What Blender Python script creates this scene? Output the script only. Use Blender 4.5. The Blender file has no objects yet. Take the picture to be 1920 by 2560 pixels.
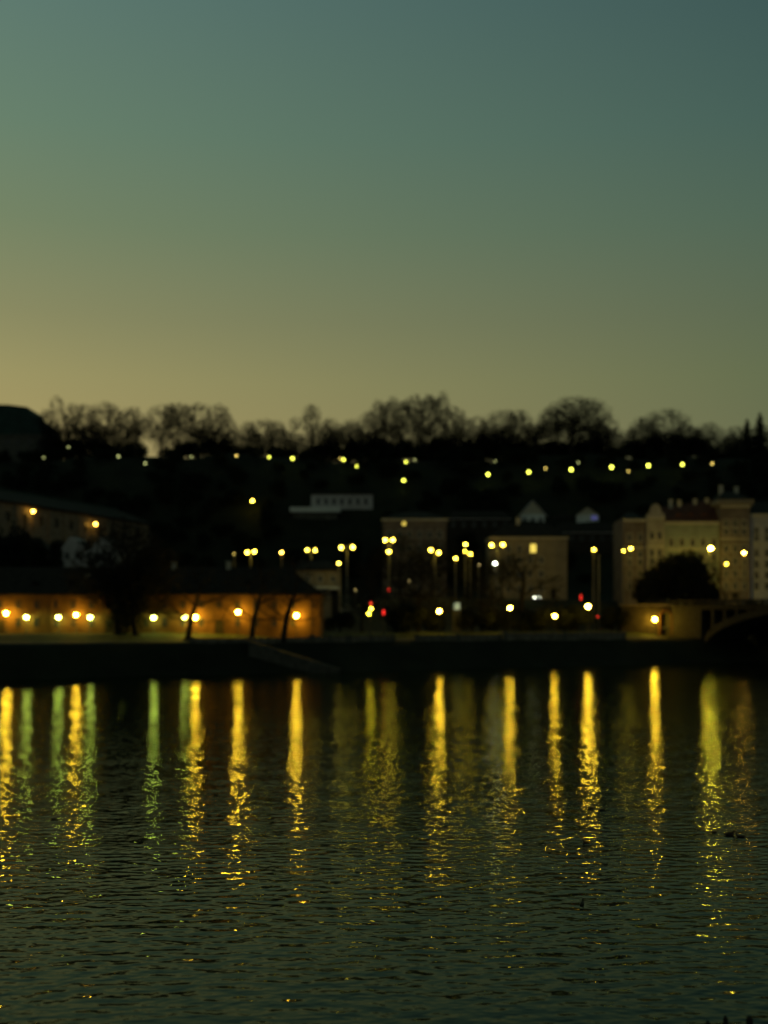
import bpy, math, random
import numpy as np
from mathutils import Vector

# ------------------------------------------------------------------ camera, sky, exposure
scene = bpy.context.scene
COL = scene.collection
F, CX, HY, EYE = 2920.0, 960.0, 1560.0, 8.5      # focal length and horizon in photo pixels, eye height above water

cam_data = bpy.data.cameras.new("camera")
cam_data.sensor_fit = 'VERTICAL'
cam_data.sensor_height = 36.0
cam_data.lens = F / 2560.0 * 36.0
cam_data.shift_y = (HY - 1280.0) / 2560.0
cam_data.clip_start = 0.5
cam_data.clip_end = 6000.0
cam_data.dof.use_dof = True
cam_data.dof.focus_distance = 36.0
cam_data.dof.aperture_fstop = 0.24
cam = bpy.data.objects.new("camera", cam_data)
cam.location = (0, 0, EYE)
cam.rotation_euler = (math.radians(90), 0, 0)
COL.objects.link(cam)
scene.camera = cam

scene.view_settings.view_transform = 'Standard'
scene.view_settings.look = 'None'
scene.view_settings.gamma = 1.0
scene.view_settings.exposure = 0.0
scene.render.engine = 'CYCLES'
cy = scene.cycles
cy.use_adaptive_sampling = False
cy.max_bounces = 6
cy.diffuse_bounces = 2
cy.glossy_bounces = 3
cy.caustics_reflective = False
cy.sample_clamp_indirect = 4.0
cy.use_light_tree = True
cy.use_denoising = True
cy.filter_width = 1.6


def lin(r, g, b):
    f = lambda c: (c / 255) / 12.92 if c / 255 <= 0.04045 else ((c / 255 + 0.055) / 1.055) ** 2.4
    return (f(r), f(g), f(b), 1.0)


world = bpy.data.worlds.new("World")
scene.world = world
world.use_nodes = True
wn, wl = world.node_tree.nodes, world.node_tree.links
wn.clear()
w_out = wn.new('ShaderNodeOutputWorld')
w_bg = wn.new('ShaderNodeBackground')
w_tc = wn.new('ShaderNodeTexCoord')
w_sep = wn.new('ShaderNodeSeparateXYZ')
wl.new(w_tc.outputs['Generated'], w_sep.inputs[0])


def w_math(op, a, b=None):
    n = wn.new('ShaderNodeMath')
    n.operation = op
    for i, v in enumerate((a, b)):
        if v is None:
            continue
        if isinstance(v, (int, float)):
            n.inputs[i].default_value = v
        else:
            wl.new(v, n.inputs[i])
    return n.outputs[0]


def w_ramp(fac, stops):
    n = wn.new('ShaderNodeValToRGB')
    n.color_ramp.interpolation = 'LINEAR'
    els = n.color_ramp.elements
    while len(els) < len(stops):
        els.new(0.5)
    for e, (p, c) in zip(els, stops):
        e.position = p
        e.color = c
    wl.new(fac, n.inputs[0])
    return n.outputs[0]


def w_mix(fac, a, b):
    n = wn.new('ShaderNodeMix')
    n.data_type = 'RGBA'
    wl.new(fac, n.inputs[0])
    wl.new(a, n.inputs[6])
    wl.new(b, n.inputs[7])
    return n.outputs[2]


# twilight sky: the sun has set beyond the left edge of the frame
elev = w_math('MAXIMUM', w_sep.outputs[2], 0.0)
azim = w_math('ARCTAN2', w_sep.outputs[0], w_sep.outputs[1])          # 0 straight ahead, + to the right
left_ramp = w_ramp(elev, [(0.0, lin(174, 152, 98)), (0.15, lin(166, 150, 98)), (0.201, lin(156, 148, 99)), (0.249, lin(138, 138, 98)), (0.317, lin(117, 132, 101)), (0.383, lin(104, 129, 108)),
                          (0.471, lin(93, 121, 112)), (0.62, lin(64, 92, 80)), (1.0, lin(38, 58, 50))])
right_ramp = w_ramp(elev, [(0.0, lin(110, 110, 78)), (0.15, lin(104, 109, 78)), (0.201, lin(99, 109, 78)), (0.249, lin(92, 105, 81)), (0.317, lin(80, 102, 86)), (0.383, lin(70, 96, 88)),
                           (0.471, lin(60, 86, 85)), (0.62, lin(48, 72, 64)), (1.0, lin(38, 58, 50))])
back_ramp = w_ramp(elev, [(0.0, lin(84, 88, 78)), (0.35, lin(72, 84, 76)), (1.0, lin(44, 62, 54))])
az01 = w_math('ADD', w_math('MULTIPLY', azim, 1.0 / math.radians(38.0)), 0.5)
n_clamp = wn.new('ShaderNodeClamp')
wl.new(az01, n_clamp.inputs[0])
front = w_mix(n_clamp.outputs[0], left_ramp, right_ramp)
n_back = wn.new('ShaderNodeMapRange')
n_back.inputs[1].default_value = math.radians(30)
n_back.inputs[2].default_value = math.radians(110)
wl.new(w_math('ABSOLUTE', azim), n_back.inputs[0])
sky_col = w_mix(n_back.outputs[0], front, back_ramp)
wl.new(sky_col, w_bg.inputs[0])
w_bg.inputs[1].default_value = 1.0
wl.new(w_bg.outputs[0], w_out.inputs[0])

# ------------------------------------------------------------------ helpers
rnd = random.Random(7)


def P(px, py, d):
    """point seen at photo pixel (px, py) at depth d"""
    return Vector(((px - CX) / F * d, d, EYE + (HY - py) / F * d))


def tag(o, label=None, cat=None, group=None, kind=None):
    if label: o['label'] = label
    if cat: o['category'] = cat
    if group: o['group'] = group
    if kind: o['kind'] = kind
    return o


def empty(name, loc, label, cat, group=None, rz=0.0):
    o = bpy.data.objects.new(name, None)
    o.empty_display_size = 0.5
    o.location = loc
    o.rotation_euler = (0, 0, rz)
    COL.objects.link(o)
    return tag(o, label, cat, group)


class MB:
    """collects shapes and links them as one mesh object"""

    def __init__(self):
        self.v, self.f = [], []

    def quad_grid(self, rows):
        b = len(self.v)
        n = len(rows[0])
        for r in rows:
            self.v.extend(tuple(p) for p in r)
        for i in range(len(rows) - 1):
            for j in range(n - 1):
                a = b + i * n + j
                self.f.append((a, a + 1, a + n + 1, a + n))
        return self

    def poly(self, pts):
        b = len(self.v)
        self.v.extend(tuple(p) for p in pts)
        self.f.append(tuple(range(b, b + len(pts))))
        return self

    def box(self, x0, x1, y0, y1, z0, z1):
        return self.prism([(x0, y0), (x1, y0), (x1, y1), (x0, y1)], z0, z1)

    def prism(self, pts, z0, z1):
        b, n = len(self.v), len(pts)
        self.v.extend((x, y, z0) for x, y in pts)
        self.v.extend((x, y, z1) for x, y in pts)
        self.f.append(tuple(b + i for i in reversed(range(n))))
        self.f.append(tuple(b + n + i for i in range(n)))
        for i in range(n):
            j = (i + 1) % n
            self.f.append((b + i, b + j, b + n + j, b + n + i))
        return self

    def slab(self, pts, y0, y1):
        """polygon in x, z extruded in y (counter-clockwise seen from the front, -y)"""
        b, n = len(self.v), len(pts)
        self.v.extend((x, y0, z) for x, z in pts)
        self.v.extend((x, y1, z) for x, z in pts)
        self.f.append(tuple(b + i for i in range(n)))
        self.f.append(tuple(b + n + i for i in reversed(range(n))))
        for i in range(n):
            j = (i + 1) % n
            self.f.append((b + j, b + i, b + n + i, b + n + j))
        return self

    def tube(self, pts, rads, sides=6, cap=True):
        pts = [Vector(p) for p in pts]
        b = len(self.v)
        for i, p in enumerate(pts):
            a = pts[max(i - 1, 0)]
            c = pts[min(i + 1, len(pts) - 1)]
            t = (c - a).normalized()
            u = t.orthogonal().normalized() if abs(t.z) < 0.95 else Vector((1, 0, 0)).cross(t).normalized()
            w = t.cross(u)
            for k in range(sides):
                an = 2 * math.pi * k / sides
                self.v.append(tuple(p + (u * math.cos(an) + w * math.sin(an)) * rads[i]))
        for i in range(len(pts) - 1):
            for k in range(sides):
                k2 = (k + 1) % sides
                self.f.append((b + i * sides + k, b + i * sides + k2, b + (i + 1) * sides + k2, b + (i + 1) * sides + k))
        if cap:
            self.f.append(tuple(b + k for k in reversed(range(sides))))
            e = b + (len(pts) - 1) * sides
            self.f.append(tuple(e + k for k in range(sides)))
        return self

    def lathe(self, prof, c=(0, 0, 0), seg=12):
        b = len(self.v)
        for r, z in prof:
            for k in range(seg):
                an = 2 * math.pi * k / seg
                self.v.append((c[0] + r * math.cos(an), c[1] + r * math.sin(an), c[2] + z))
        for i in range(len(prof) - 1):
            for k in range(seg):
                k2 = (k + 1) % seg
                self.f.append((b + i * seg + k, b + i * seg + k2, b + (i + 1) * seg + k2, b + (i + 1) * seg + k))
        self.f.append(tuple(b + k for k in reversed(range(seg))))
        e = b + (len(prof) - 1) * seg
        self.f.append(tuple(e + k for k in range(seg)))
        return self

    def ball(self, c, r, seg=12, rings=7, sz=1.0):
        prof = []
        for i in range(1, rings):
            a = -math.pi / 2 + math.pi * i / rings
            prof.append((r * math.cos(a), r * sz * math.sin(a)))
        return self.lathe([(r * 0.15, -r * sz * 0.99)] + prof + [(r * 0.15, r * sz * 0.99)], c, seg)

    def build(self, name, mat, parent=None, smooth=False):
        me = bpy.data.meshes.new(name)
        me.from_pydata([tuple(v) for v in self.v], [], self.f)
        me.materials.append(mat)
        if smooth:
            me.polygons.foreach_set('use_smooth', [True] * len(me.polygons))
        me.update()
        o = bpy.data.objects.new(name, me)
        COL.objects.link(o)
        if parent is not None:
            o.parent = parent
        return o


def copy_tree(o, parent=None):
    c = o.copy()
    COL.objects.link(c)
    if parent is not None:
        c.parent = parent
    for ch in list(o.children):
        copy_tree(ch, c)
    return c


ORD = ['first', 'second', 'third', 'fourth', 'fifth', 'sixth', 'seventh', 'eighth', 'ninth', 'tenth', 'eleventh', 'twelfth', 'thirteenth',
       'fourteenth', 'fifteenth', 'sixteenth', 'seventeenth', 'eighteenth', 'nineteenth', 'twentieth']


def ordinal(i):
    if i < 20: return ORD[i]
    tens = {2: 'twenty', 3: 'thirty', 4: 'forty', 5: 'fifty'}[(i + 1) // 10]
    u = (i + 1) % 10
    return (tens[:-1] + 'ieth') if u == 0 else tens + '-' + ORD[u - 1]


# ------------------------------------------------------------------ materials
def mat_surface(name, col, rough=0.85, var=0.25, scale=1.2, spec=0.2, stretch=(1, 1, 1)):
    m = bpy.data.materials.new(name)
    m.use_nodes = True
    nt = m.node_tree
    b = nt.nodes['Principled BSDF']
    b.inputs['Roughness'].default_value = rough
    b.inputs['Specular IOR Level'].default_value = spec
    tc = nt.nodes.new('ShaderNodeTexCoord')
    mp = nt.nodes.new('ShaderNodeMapping')
    mp.inputs['Scale'].default_value = stretch
    nz = nt.nodes.new('ShaderNodeTexNoise')
    nz.inputs['Scale'].default_value = scale
    nz.inputs['Detail'].default_value = 5
    rp = nt.nodes.new('ShaderNodeValToRGB')
    lo = [c * (1 - var) for c in col]
    hi = [min(1, c * (1 + var)) for c in col]
    rp.color_ramp.elements[0].position = 0.3
    rp.color_ramp.elements[1].position = 0.7
    rp.color_ramp.elements[0].color = (*lo, 1)
    rp.color_ramp.elements[1].color = (*hi, 1)
    nt.links.new(tc.outputs['Object'], mp.inputs[0])
    nt.links.new(mp.outputs[0], nz.inputs['Vector'])
    nt.links.new(nz.outputs[0], rp.inputs[0])
    nt.links.new(rp.outputs[0], b.inputs['Base Color'])
    return m


def mat_brick(name, c1, c2, mortar, scale=1.0):
    m = mat_surface(name, c1)
    nt = m.node_tree
    b = nt.nodes['Principled BSDF']
    tc = [n for n in nt.nodes if n.type == 'TEX_COORD'][0]
    mp = nt.nodes.new('ShaderNodeMapping')
    mp.inputs['Rotation'].default_value = (math.radians(90), 0, 0)
    br = nt.nodes.new('ShaderNodeTexBrick')
    br.inputs['Color1'].default_value = (*c1, 1)
    br.inputs['Color2'].default_value = (*c2, 1)
    br.inputs['Mortar'].default_value = (*mortar, 1)
    br.inputs['Scale'].default_value = scale
    nt.links.new(tc.outputs['Object'], mp.inputs[0])
    nt.links.new(mp.outputs[0], br.inputs['Vector'])
    rp = [n for n in nt.nodes if n.type == 'VALTORGB'][0]
    rp.color_ramp.elements[0].color = (0.55, 0.55, 0.55, 1)
    rp.color_ramp.elements[1].color = (1, 1, 1, 1)
    mx = nt.nodes.new('ShaderNodeMix')
    mx.data_type = 'RGBA'
    mx.blend_type = 'MULTIPLY'
    mx.inputs[0].default_value = 1.0
    nt.links.new(br.outputs[0], mx.inputs[6])
    nt.links.new(rp.outputs[0], mx.inputs[7])
    nt.links.new(mx.outputs[2], b.inputs['Base Color'])
    return m


def mat_glow(name, col, strength, sampled=True):
    m = bpy.data.materials.new(name)
    m.use_nodes = True
    b = m.node_tree.nodes['Principled BSDF']
    b.inputs['Base Color'].default_value = (0.6, 0.6, 0.55, 1)
    b.inputs['Emission Color'].default_value = (*col, 1)
    b.inputs['Emission Strength'].default_value = strength
    m.cycles.emission_sampling = 'FRONT' if sampled else 'NONE'
    return m


def mat_water():
    m = bpy.data.materials.new('river_water')
    m.use_nodes = True
    nt = m.node_tree
    nt.nodes.remove(nt.nodes['Principled BSDF'])
    deep = nt.nodes.new('ShaderNodeBsdfDiffuse')          # murky body of the river
    deep.inputs['Color'].default_value = (0.007, 0.011, 0.008, 1)
    refl = nt.nodes.new('ShaderNodeBsdfGlossy')
    refl.inputs['Color'].default_value = (0.74, 0.84, 0.69, 1)
    refl.inputs['Roughness'].default_value = 0.065
    fres = nt.nodes.new('ShaderNodeFresnel')
    fres.inputs['IOR'].default_value = 1.31
    mixs = nt.nodes.new('ShaderNodeMixShader')
    nt.links.new(fres.outputs[0], mixs.inputs[0])
    nt.links.new(deep.outputs[0], mixs.inputs[1])
    nt.links.new(refl.outputs[0], mixs.inputs[2])
    nt.links.new(mixs.outputs[0], nt.nodes['Material Output'].inputs['Surface'])
    tc = nt.nodes.new('ShaderNodeTexCoord')
    prev = None
    for scale, dist, sx, det in ((0.36, 0.022, 0.8, 0.0), (2.3, 0.0205, 0.60, 0.3), (5.5, 0.0058, 0.7, 0.5)):
        mp = nt.nodes.new('ShaderNodeMapping')
        mp.inputs['Scale'].default_value = (sx, 1, 1)
        mp.inputs['Rotation'].default_value = (0, 0, math.radians(7 if scale < 1 else -6))
        nz = nt.nodes.new('ShaderNodeTexNoise')
        nz.inputs['Scale'].default_value = scale
        nz.inputs['Detail'].default_value = det
        nz.inputs['Roughness'].default_value = 0.5
        bp = nt.nodes.new('ShaderNodeBump')
        bp.inputs['Strength'].default_value = 1.0
        bp.inputs['Distance'].default_value = dist * 2.2
        nt.links.new(tc.outputs['Object'], mp.inputs[0])
        nt.links.new(mp.outputs[0], nz.inputs['Vector'])
        nt.links.new(nz.outputs[0], bp.inputs['Height'])
        if prev is not None:
            nt.links.new(prev.outputs[0], bp.inputs['Normal'])
        prev = bp
    for n_ in (deep, refl, fres):
        nt.links.new(prev.outputs[0], n_.inputs['Normal'])
    return m


M = dict(
    water=mat_water(),
    ground=mat_surface('dark_hill_grass', (0.013, 0.016, 0.008), var=0.4, scale=0.15),
    grass=mat_surface('mown_grass', (0.045, 0.062, 0.025), var=0.35, scale=0.6),
    paving=mat_surface('stone_paving', (0.09, 0.085, 0.07), var=0.3, scale=0.8),
    asphalt=mat_surface('asphalt', (0.05, 0.05, 0.05), var=0.3, scale=0.7),
    stone=mat_surface('quay_stone', (0.17, 0.15, 0.115), var=0.4, scale=0.9),
    bridge=mat_brick('bridge_stone', (0.06, 0.06, 0.05), (0.048, 0.048, 0.04), (0.03, 0.03, 0.027), 0.55),
    black_stone=mat_surface('near_black_stone', (0.036, 0.030, 0.021), var=0.4, scale=0.7),  # near-black base tone for masonry and slope houses
    darkstone=mat_surface('dark_stone', (0.10, 0.10, 0.085), var=0.35, scale=0.6),
    cihelna=mat_surface('ochre_plaster', (0.105, 0.056, 0.022), var=0.35, scale=0.45, stretch=(1, 1, 0.5)),
    warm=mat_surface('warm_plaster', (0.29, 0.24, 0.16), var=0.2, scale=0.4),
    brown=mat_surface('brown_plaster', (0.19, 0.15, 0.12), var=0.25, scale=0.4),
    cream=mat_surface('cream_plaster', (0.38, 0.34, 0.28), var=0.2, scale=0.4),
    green=mat_surface('pale_green_plaster', (0.28, 0.31, 0.25), var=0.2, scale=0.4),
    grey=mat_surface('grey_plaster', (0.46, 0.44, 0.43), var=0.2, scale=0.4),
    white=mat_surface('white_plaster', (0.72, 0.74, 0.70), var=0.12, scale=0.5),
    trim=mat_surface('pale_trim', (0.55, 0.50, 0.38), var=0.15, scale=1.0),
    roof=mat_surface('dark_roof_tiles', (0.022, 0.018, 0.014), var=0.3, scale=0.8),
    redroof=mat_surface('brown_red_roof_tiles', (0.10, 0.042, 0.028), var=0.35, scale=0.8),
    copper=mat_surface('green_copper_roof', (0.025, 0.055, 0.05), var=0.3, scale=0.3),
    glass=mat_surface('dark_window_glass', (0.02, 0.025, 0.03), rough=0.15, var=0.2, spec=0.5),
    metal=mat_surface('dark_painted_metal', (0.035, 0.04, 0.038), rough=0.5, var=0.2, spec=0.4),
    polemetal=mat_surface('ochre_grey_pole_paint', (0.24, 0.22, 0.17), rough=0.5, var=0.2, spec=0.4),
    bark=mat_surface('dark_bark', (0.020, 0.018, 0.013), var=0.35, scale=2.0),
    twig=mat_surface('bare_twigs', (0.014, 0.013, 0.009), var=0.3, scale=2.0),
    leaf=mat_surface('evergreen_leaves', (0.010, 0.014, 0.007), var=0.5, scale=0.8),
    wood=mat_surface('wet_wood', (0.03, 0.026, 0.02), var=0.4, scale=5.0),
    feather=mat_surface('dark_feathers', (0.025, 0.024, 0.02), var=0.5, scale=14.0),
    bill=mat_surface('duck_bill', (0.20, 0.12, 0.03), var=0.2, scale=10.0),
    carpaint=mat_surface('dark_car_paint', (0.03, 0.033, 0.04), rough=0.3, var=0.1, spec=0.5),
    tyre=mat_surface('tyre_rubber', (0.02, 0.02, 0.02), var=0.2),
    # things that give off light
    sodium=mat_glow('sodium_lamp', (1.0, 0.57, 0.035), 280),
    sodium_dim=mat_glow('dim_sodium_lamp', (1.0, 0.50, 0.06), 40),
    sodium_street=mat_glow('orange_street_lamp', (1.0, 0.50, 0.05), 130),
    mercury=mat_glow('mercury_lamp', (0.72, 0.86, 0.13), 62),
    street=mat_glow('street_lamp', (1.0, 0.68, 0.045), 52),
    street_soft=mat_glow('softer_street_lamp', (1.0, 0.72, 0.07), 24),
    street_big=mat_glow('bright_street_lamp', (1.0, 0.71, 0.05), 420),
    street_white=mat_glow('white_street_lamp', (0.9, 1.0, 0.75), 34),
    path=mat_glow('hill_lamp', (0.86, 0.90, 0.09), 9, False),
    path_dim=mat_glow('dim_hill_lamp', (0.75, 0.80, 0.28), 2.6, False),
    path_orange=mat_glow('orange_hill_lamp', (1.0, 0.72, 0.15), 6.5, False),
    faint=mat_glow('faint_lamp', (0.75, 0.55, 0.20), 6, False),
    red=mat_glow('red_signal', (1.0, 0.02, 0.015), 3.6, False),
    yellow=mat_glow('yellow_signal', (1.0, 0.74, 0.03), 80),
    headlight=mat_glow('headlight', (0.95, 1.0, 0.7), 18, False),
    litwin=mat_glow('lit_window', (0.95, 0.70, 0.10), 1.2, False),
    litwhite=mat_glow('lit_kiosk', (0.35, 0.48, 0.30), 0.6, False),
    litblue=mat_glow('blue_lit_window', (0.10, 0.09, 0.45), 0.35, False),
)


# ------------------------------------------------------------------ terrain and water
def sstep(a, b, x):
    t = np.clip((x - a) / (b - a), 0, 1)
    return t * t * (3 - 2 * t)


def shore(x):
    return 178.0 + (x + 57.0) * 0.60 + 1.2 * np.sin(x * 0.11) + 0.6 * np.sin(x * 0.31 + 1.0)


def terrain(x, y):
    x = np.asarray(x, dtype=float)
    y = np.asarray(y, dtype=float)
    s = y - shore(x)
    z = -3.0 + 2.6 * sstep(-8, 0, s) + 5.6 * np.clip(s / 7.0, 0, 1) + 0.3 * sstep(7, 10, s)     # river bed, bank
    z = z + 1.3 * sstep(11, 27, s)                                                             # promenade lawn -> 6.8
    z = z + 8.0 * sstep(34, 62, s) * sstep(-26, 6, x + 0.0 * y)                                # embankment up to the street
    z = z + 8.0 * sstep(60, 100, s) * (1 - sstep(-26, 6, x))
    z = z + 1.6 * sstep(62, 130, s)
    t = sstep(338, 436, y)
    z = z + t * 53.5
    n = np.sin(x * 0.043 + 1.3) * np.cos(y * 0.037) + 0.6 * np.sin(x * 0.11 + y * 0.06) + 0.4 * np.sin(x * 0.23 - y * 0.17)
    z = z + t * n * 1.2
    z = z - 10 * sstep(470, 900, y)
    return z


def tz(x, y):
    return float(terrain(x, y))


def hit_ground(px, py, h, d0=335.0, d1=520.0):
    """first depth at which a thing of height h on the terrain tops out on the ray through (px, py)"""
    d = d0
    while d < d1:
        p = P(px, py, d)
        if tz(p.x, p.y) + h >= p.z:
            return p, d
        d += 0.5
    p = P(px, py, d1)
    return p, d1


def grid_mesh(name, xs, ys, zfun, mat, cut=None):
    X, Y = np.meshgrid(xs, ys)
    Z = zfun(X, Y)
    nx, ny = len(xs), len(ys)
    v = np.stack([X.ravel(), Y.ravel(), Z.ravel()], 1)
    i = np.arange(ny - 1)[:, None] * nx + np.arange(nx - 1)[None, :]
    f = np.stack([i, i + 1, i + nx + 1, i + nx], -1).reshape(-1, 4)
    if cut is not None:
        c = v[f].mean(1)
        f = f[cut(c[:, 0], c[:, 1])]
    me = bpy.data.meshes.new(name)
    me.from_pydata(v.tolist(), [], f.tolist())
    me.materials.append(mat)
    me.polygons.foreach_set('use_smooth', [True] * len(me.polygons))
    me.update()
    o = bpy.data.objects.new(name, me)
    COL.objects.link(o)
    return o


xs = np.concatenate([np.arange(-900, -200, 25), np.arange(-200, 200, 2.5), np.arange(200, 901, 25)])
ys = np.concatenate([np.arange(60, 300, 2.0), np.arange(300, 520, 4.0), np.arange(520, 1600, 40)])
tag(grid_mesh('hill_terrain', xs, ys, terrain, M['ground'], cut=lambda x, y: y > shore(x) - 14),
    'dark grassy river bank rising to the wooded hill', 'terrain', kind='structure')

wb = MB()
wb.poly([(-900, -120, 0), (900, -120, 0), (900, 820, 0), (-900, 820, 0)])
tag(wb.build('river', M['water']), 'dark rippled river water with lamp reflections', 'water', kind='structure')


def draped(name, mat, x0, x1, s0, s1, lift, label, cat, nx=60, ns=6, kind='structure'):
    m = MB()
    rows = []
    for i in range(ns + 1):
        s = s0 + (s1 - s0) * i / ns
        row = []
        for j in range(nx + 1):
            x = x0 + (x1 - x0) * j / nx
            y = float(shore(x)) + s
            row.append((x, y, tz(x, y) + lift))
        rows.append(row)
    m.quad_grid(rows)
    return tag(m.build(name, mat, smooth=True), label, cat, kind=kind)


draped('promenade_path', M['paving'], -90, 62, 8.2, 11.2, 0.03, 'paved riverside promenade along the top of the bank', 'path', ns=4)
draped('lawn', M['grass'], -90, 62, 11.6, 27, 0.035, 'mown riverside lawn between promenade and buildings', 'grass', ns=10)
draped('street', M['asphalt'], -10, 95, 64, 78, 0.04, 'asphalt street behind the riverside trees', 'road', ns=4)


# ------------------------------------------------------------------ buildings
def face_x(px, d): return (px - CX) / F * d
def face_z(py, d): return EYE + (HY - py) / F * d


WIN = {}


def window_proto(w, h, style):
    key = (round(w, 1), round(h, 1), style)
    if key not in WIN:
        m = MB()
        t = 0.16
        for x0, x1, z0, z1 in ((-w / 2 - t, w / 2 + t, h / 2, h / 2 + t), (-w / 2 - t - 0.08, w / 2 + t + 0.08, -h / 2 - t, -h / 2),
                               (-w / 2 - t, -w / 2, -h / 2, h / 2), (w / 2, w / 2 + t, -h / 2, h / 2)):
            m.box(x0, x1, -0.10, 0.02, z0, z1)
        m.box(-0.03, 0.03, -0.05, 0.02, -h / 2, h / 2)
        m.box(-w / 2, -0.03, -0.05, 0.02, h * 0.12, h * 0.12 + 0.06)
        m.box(0.03, w / 2, -0.05, 0.02, h * 0.12, h * 0.12 + 0.06)
        g = MB().box(-w / 2 + 0.002, w / 2 - 0.002, -0.02, 0.02, -h / 2 + 0.002, h / 2 - 0.002)
        WIN[key] = (m, g)
    return WIN[key]


WMESH = {}


def add_window(root, x, y, z, w, h, frame='trim', glass='glass', rz=0.0):
    key = (round(w, 1), round(h, 1), frame, glass)
    if key not in WMESH:
        m, g = window_proto(w, h, frame)
        fo = m.build('window', M[frame])
        go = g.build('pane', M[glass])
        WMESH[key] = (fo.data, go.data)
        bpy.data.objects.remove(fo)
        bpy.data.objects.remove(go)
    fd, gd = WMESH[key]
    fo = bpy.data.objects.new('window', fd)
    go = bpy.data.objects.new('pane', gd)
    COL.objects.link(fo)
    COL.objects.link(go)
    fo.parent = root
    fo.location = (x, y, z)
    fo.rotation_euler = (0, 0, rz)
    go.parent = fo
    return fo


def window_rows(root, x0, x1, zs, y, n, w, h, frame='trim', lit=(), skip=()):
    for r, z in enumerate(zs):
        for k in range(n):
            if (r, k) in skip: continue
            x = x0 + (x1 - x0) * (k + 0.5) / n
            add_window(root, x, y, z, w, h, frame, 'litwin' if (r, k) in lit else 'glass')


def wall_block(root, px0, px1, pytop, d, depth, base, mat, name='wall'):
    """local to root (root sits at world (xc, d, base))"""
    x0, x1 = face_x(px0, d) - root.location.x, face_x(px1, d) - root.location.x
    z1 = face_z(pytop, d) - base
    MB().box(x0, x1, 0, depth, -2.5, z1).build(name, M[mat], root)
    return x0, x1, z1


def hip_roof(root, x0, x1, y0, y1, z0, h, over, inset, mat, name='roof'):
    m = MB()
    a, b, c, e = x0 - over, x1 + over, y0 - over, y1 + over
    ym = (c + e) / 2
    m.v += [(a, c, z0), (b, c, z0), (b, e, z0), (a, e, z0), (a + inset, ym, z0 + h), (b - inset, ym, z0 + h),
            (a, c, z0 - 0.22), (b, c, z0 - 0.22), (b, e, z0 - 0.22), (a, e, z0 - 0.22)]
    m.f += [(0, 1, 5, 4), (1, 2, 5), (2, 3, 4, 5), (3, 0, 4), (6, 7, 1, 0), (7, 8, 2, 1), (8, 9, 3, 2), (9, 6, 0, 3), (9, 8, 7, 6)]
    return m.build(name, M[mat], root)


def gable_roof_front(root, x0, x1, y0, y1, z0, h, over, mat):
    """ridge runs away from the viewer, gable faces the river"""
    xm = (x0 + x1) / 2
    m = MB()
    t = 0.25
    for s in (-1, 1):
        xe = x0 - over if s < 0 else x1 + over
        zz = z0 - over * h / ((x1 - x0) / 2)
        pts = [(xe, zz + t), (xm, z0 + h + t), (xm, z0 + h), (xe, zz)]
        if s < 0: pts = pts[::-1]
        m.slab(pts, y0 - 0.5, y1 + 0.4)
    r = m.build('roof', M[mat], root)
    MB().slab([(x0, z0), (x1, z0), (xm, z0 + h)], y0, y0 + 0.3).build('gable', M['trim'], root)
    return r


def chimney(roof, x, y, z0, z1, w=0.9, mat='trim'):
    m = MB().box(x - w / 2, x + w / 2, y - w / 2, y + w / 2, z0, z1).box(x - w / 2 - 0.1, x + w / 2 + 0.1, y - w / 2 - 0.1, y + w / 2 + 0.1, z1, z1 + 0.18)
    return m.build('chimney', M[mat], roof)


def make_building(name, label, pxc, d, base, cat='building', group=None):
    return empty(name, (face_x(pxc, d), d, base), label, cat, group)


# long low riverside building with a hipped roof
D = 217.0
base = 6.9
b = make_building('riverside_building', 'long low ochre riverside building with dark hipped roof, lit by lamps along its wall', 360, D, base)
x0, x1, zt = wall_block(b, -160, 800, 1486, D, 13, base, 'cihelna')
MB().box(x0 - 0.25, x1 + 0.25, -0.25, 13.25, zt - 0.45, zt - 0.02).build('cornice', M['cihelna'], b)
rf = hip_roof(b, x0, x1, 0, 13, zt + 0.1, 5.3, 0.55, 7.0, 'roof')
for px, z0, z1 in ((205, 2.0, 3.7), (560, 3.6, 6.3), (420, 4.0, 6.2)):
    chimney(rf, face_x(px, D) - b.location.x, 4.0 if px == 205 else 6.2, zt + z0 - 0.6, zt + z1, 0.8)
for px in (80, 174, 350, 620):
    x = face_x(px, D) - b.location.x
    dm = MB().box(x - 0.55, x + 0.55, 1.6, 4.5, zt + 1.2, zt + 2.3).slab([(x - 0.75, zt + 2.3), (x + 0.75, zt + 2.3), (x, zt + 2.95)], 1.5, 4.9).build('dormer', M['roof'], rf)
for k in range(21):
    x = x0 + (x1 - x0) * (k + 0.5) / 21
    add_window(b, x, 0, 5.2, 0.9, 1.35, 'cihelna')
    if k in (3, 9, 15):
        MB().box(x - 0.8, x + 0.8, -0.06, 0.03, -0.2, 2.3).build('door', M['wood'], b)
    else:
        add_window(b, x, 0, 1.9, 0.9, 1.6, 'cihelna')
for px in (800 - 26, 470, 130):
    x = face_x(px, D) - b.location.x
    MB().box(x - 0.35, x + 0.35, -0.16, 0.03, -0.3, zt - 0.46).build('pilaster', M['cihelna'], b)

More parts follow.
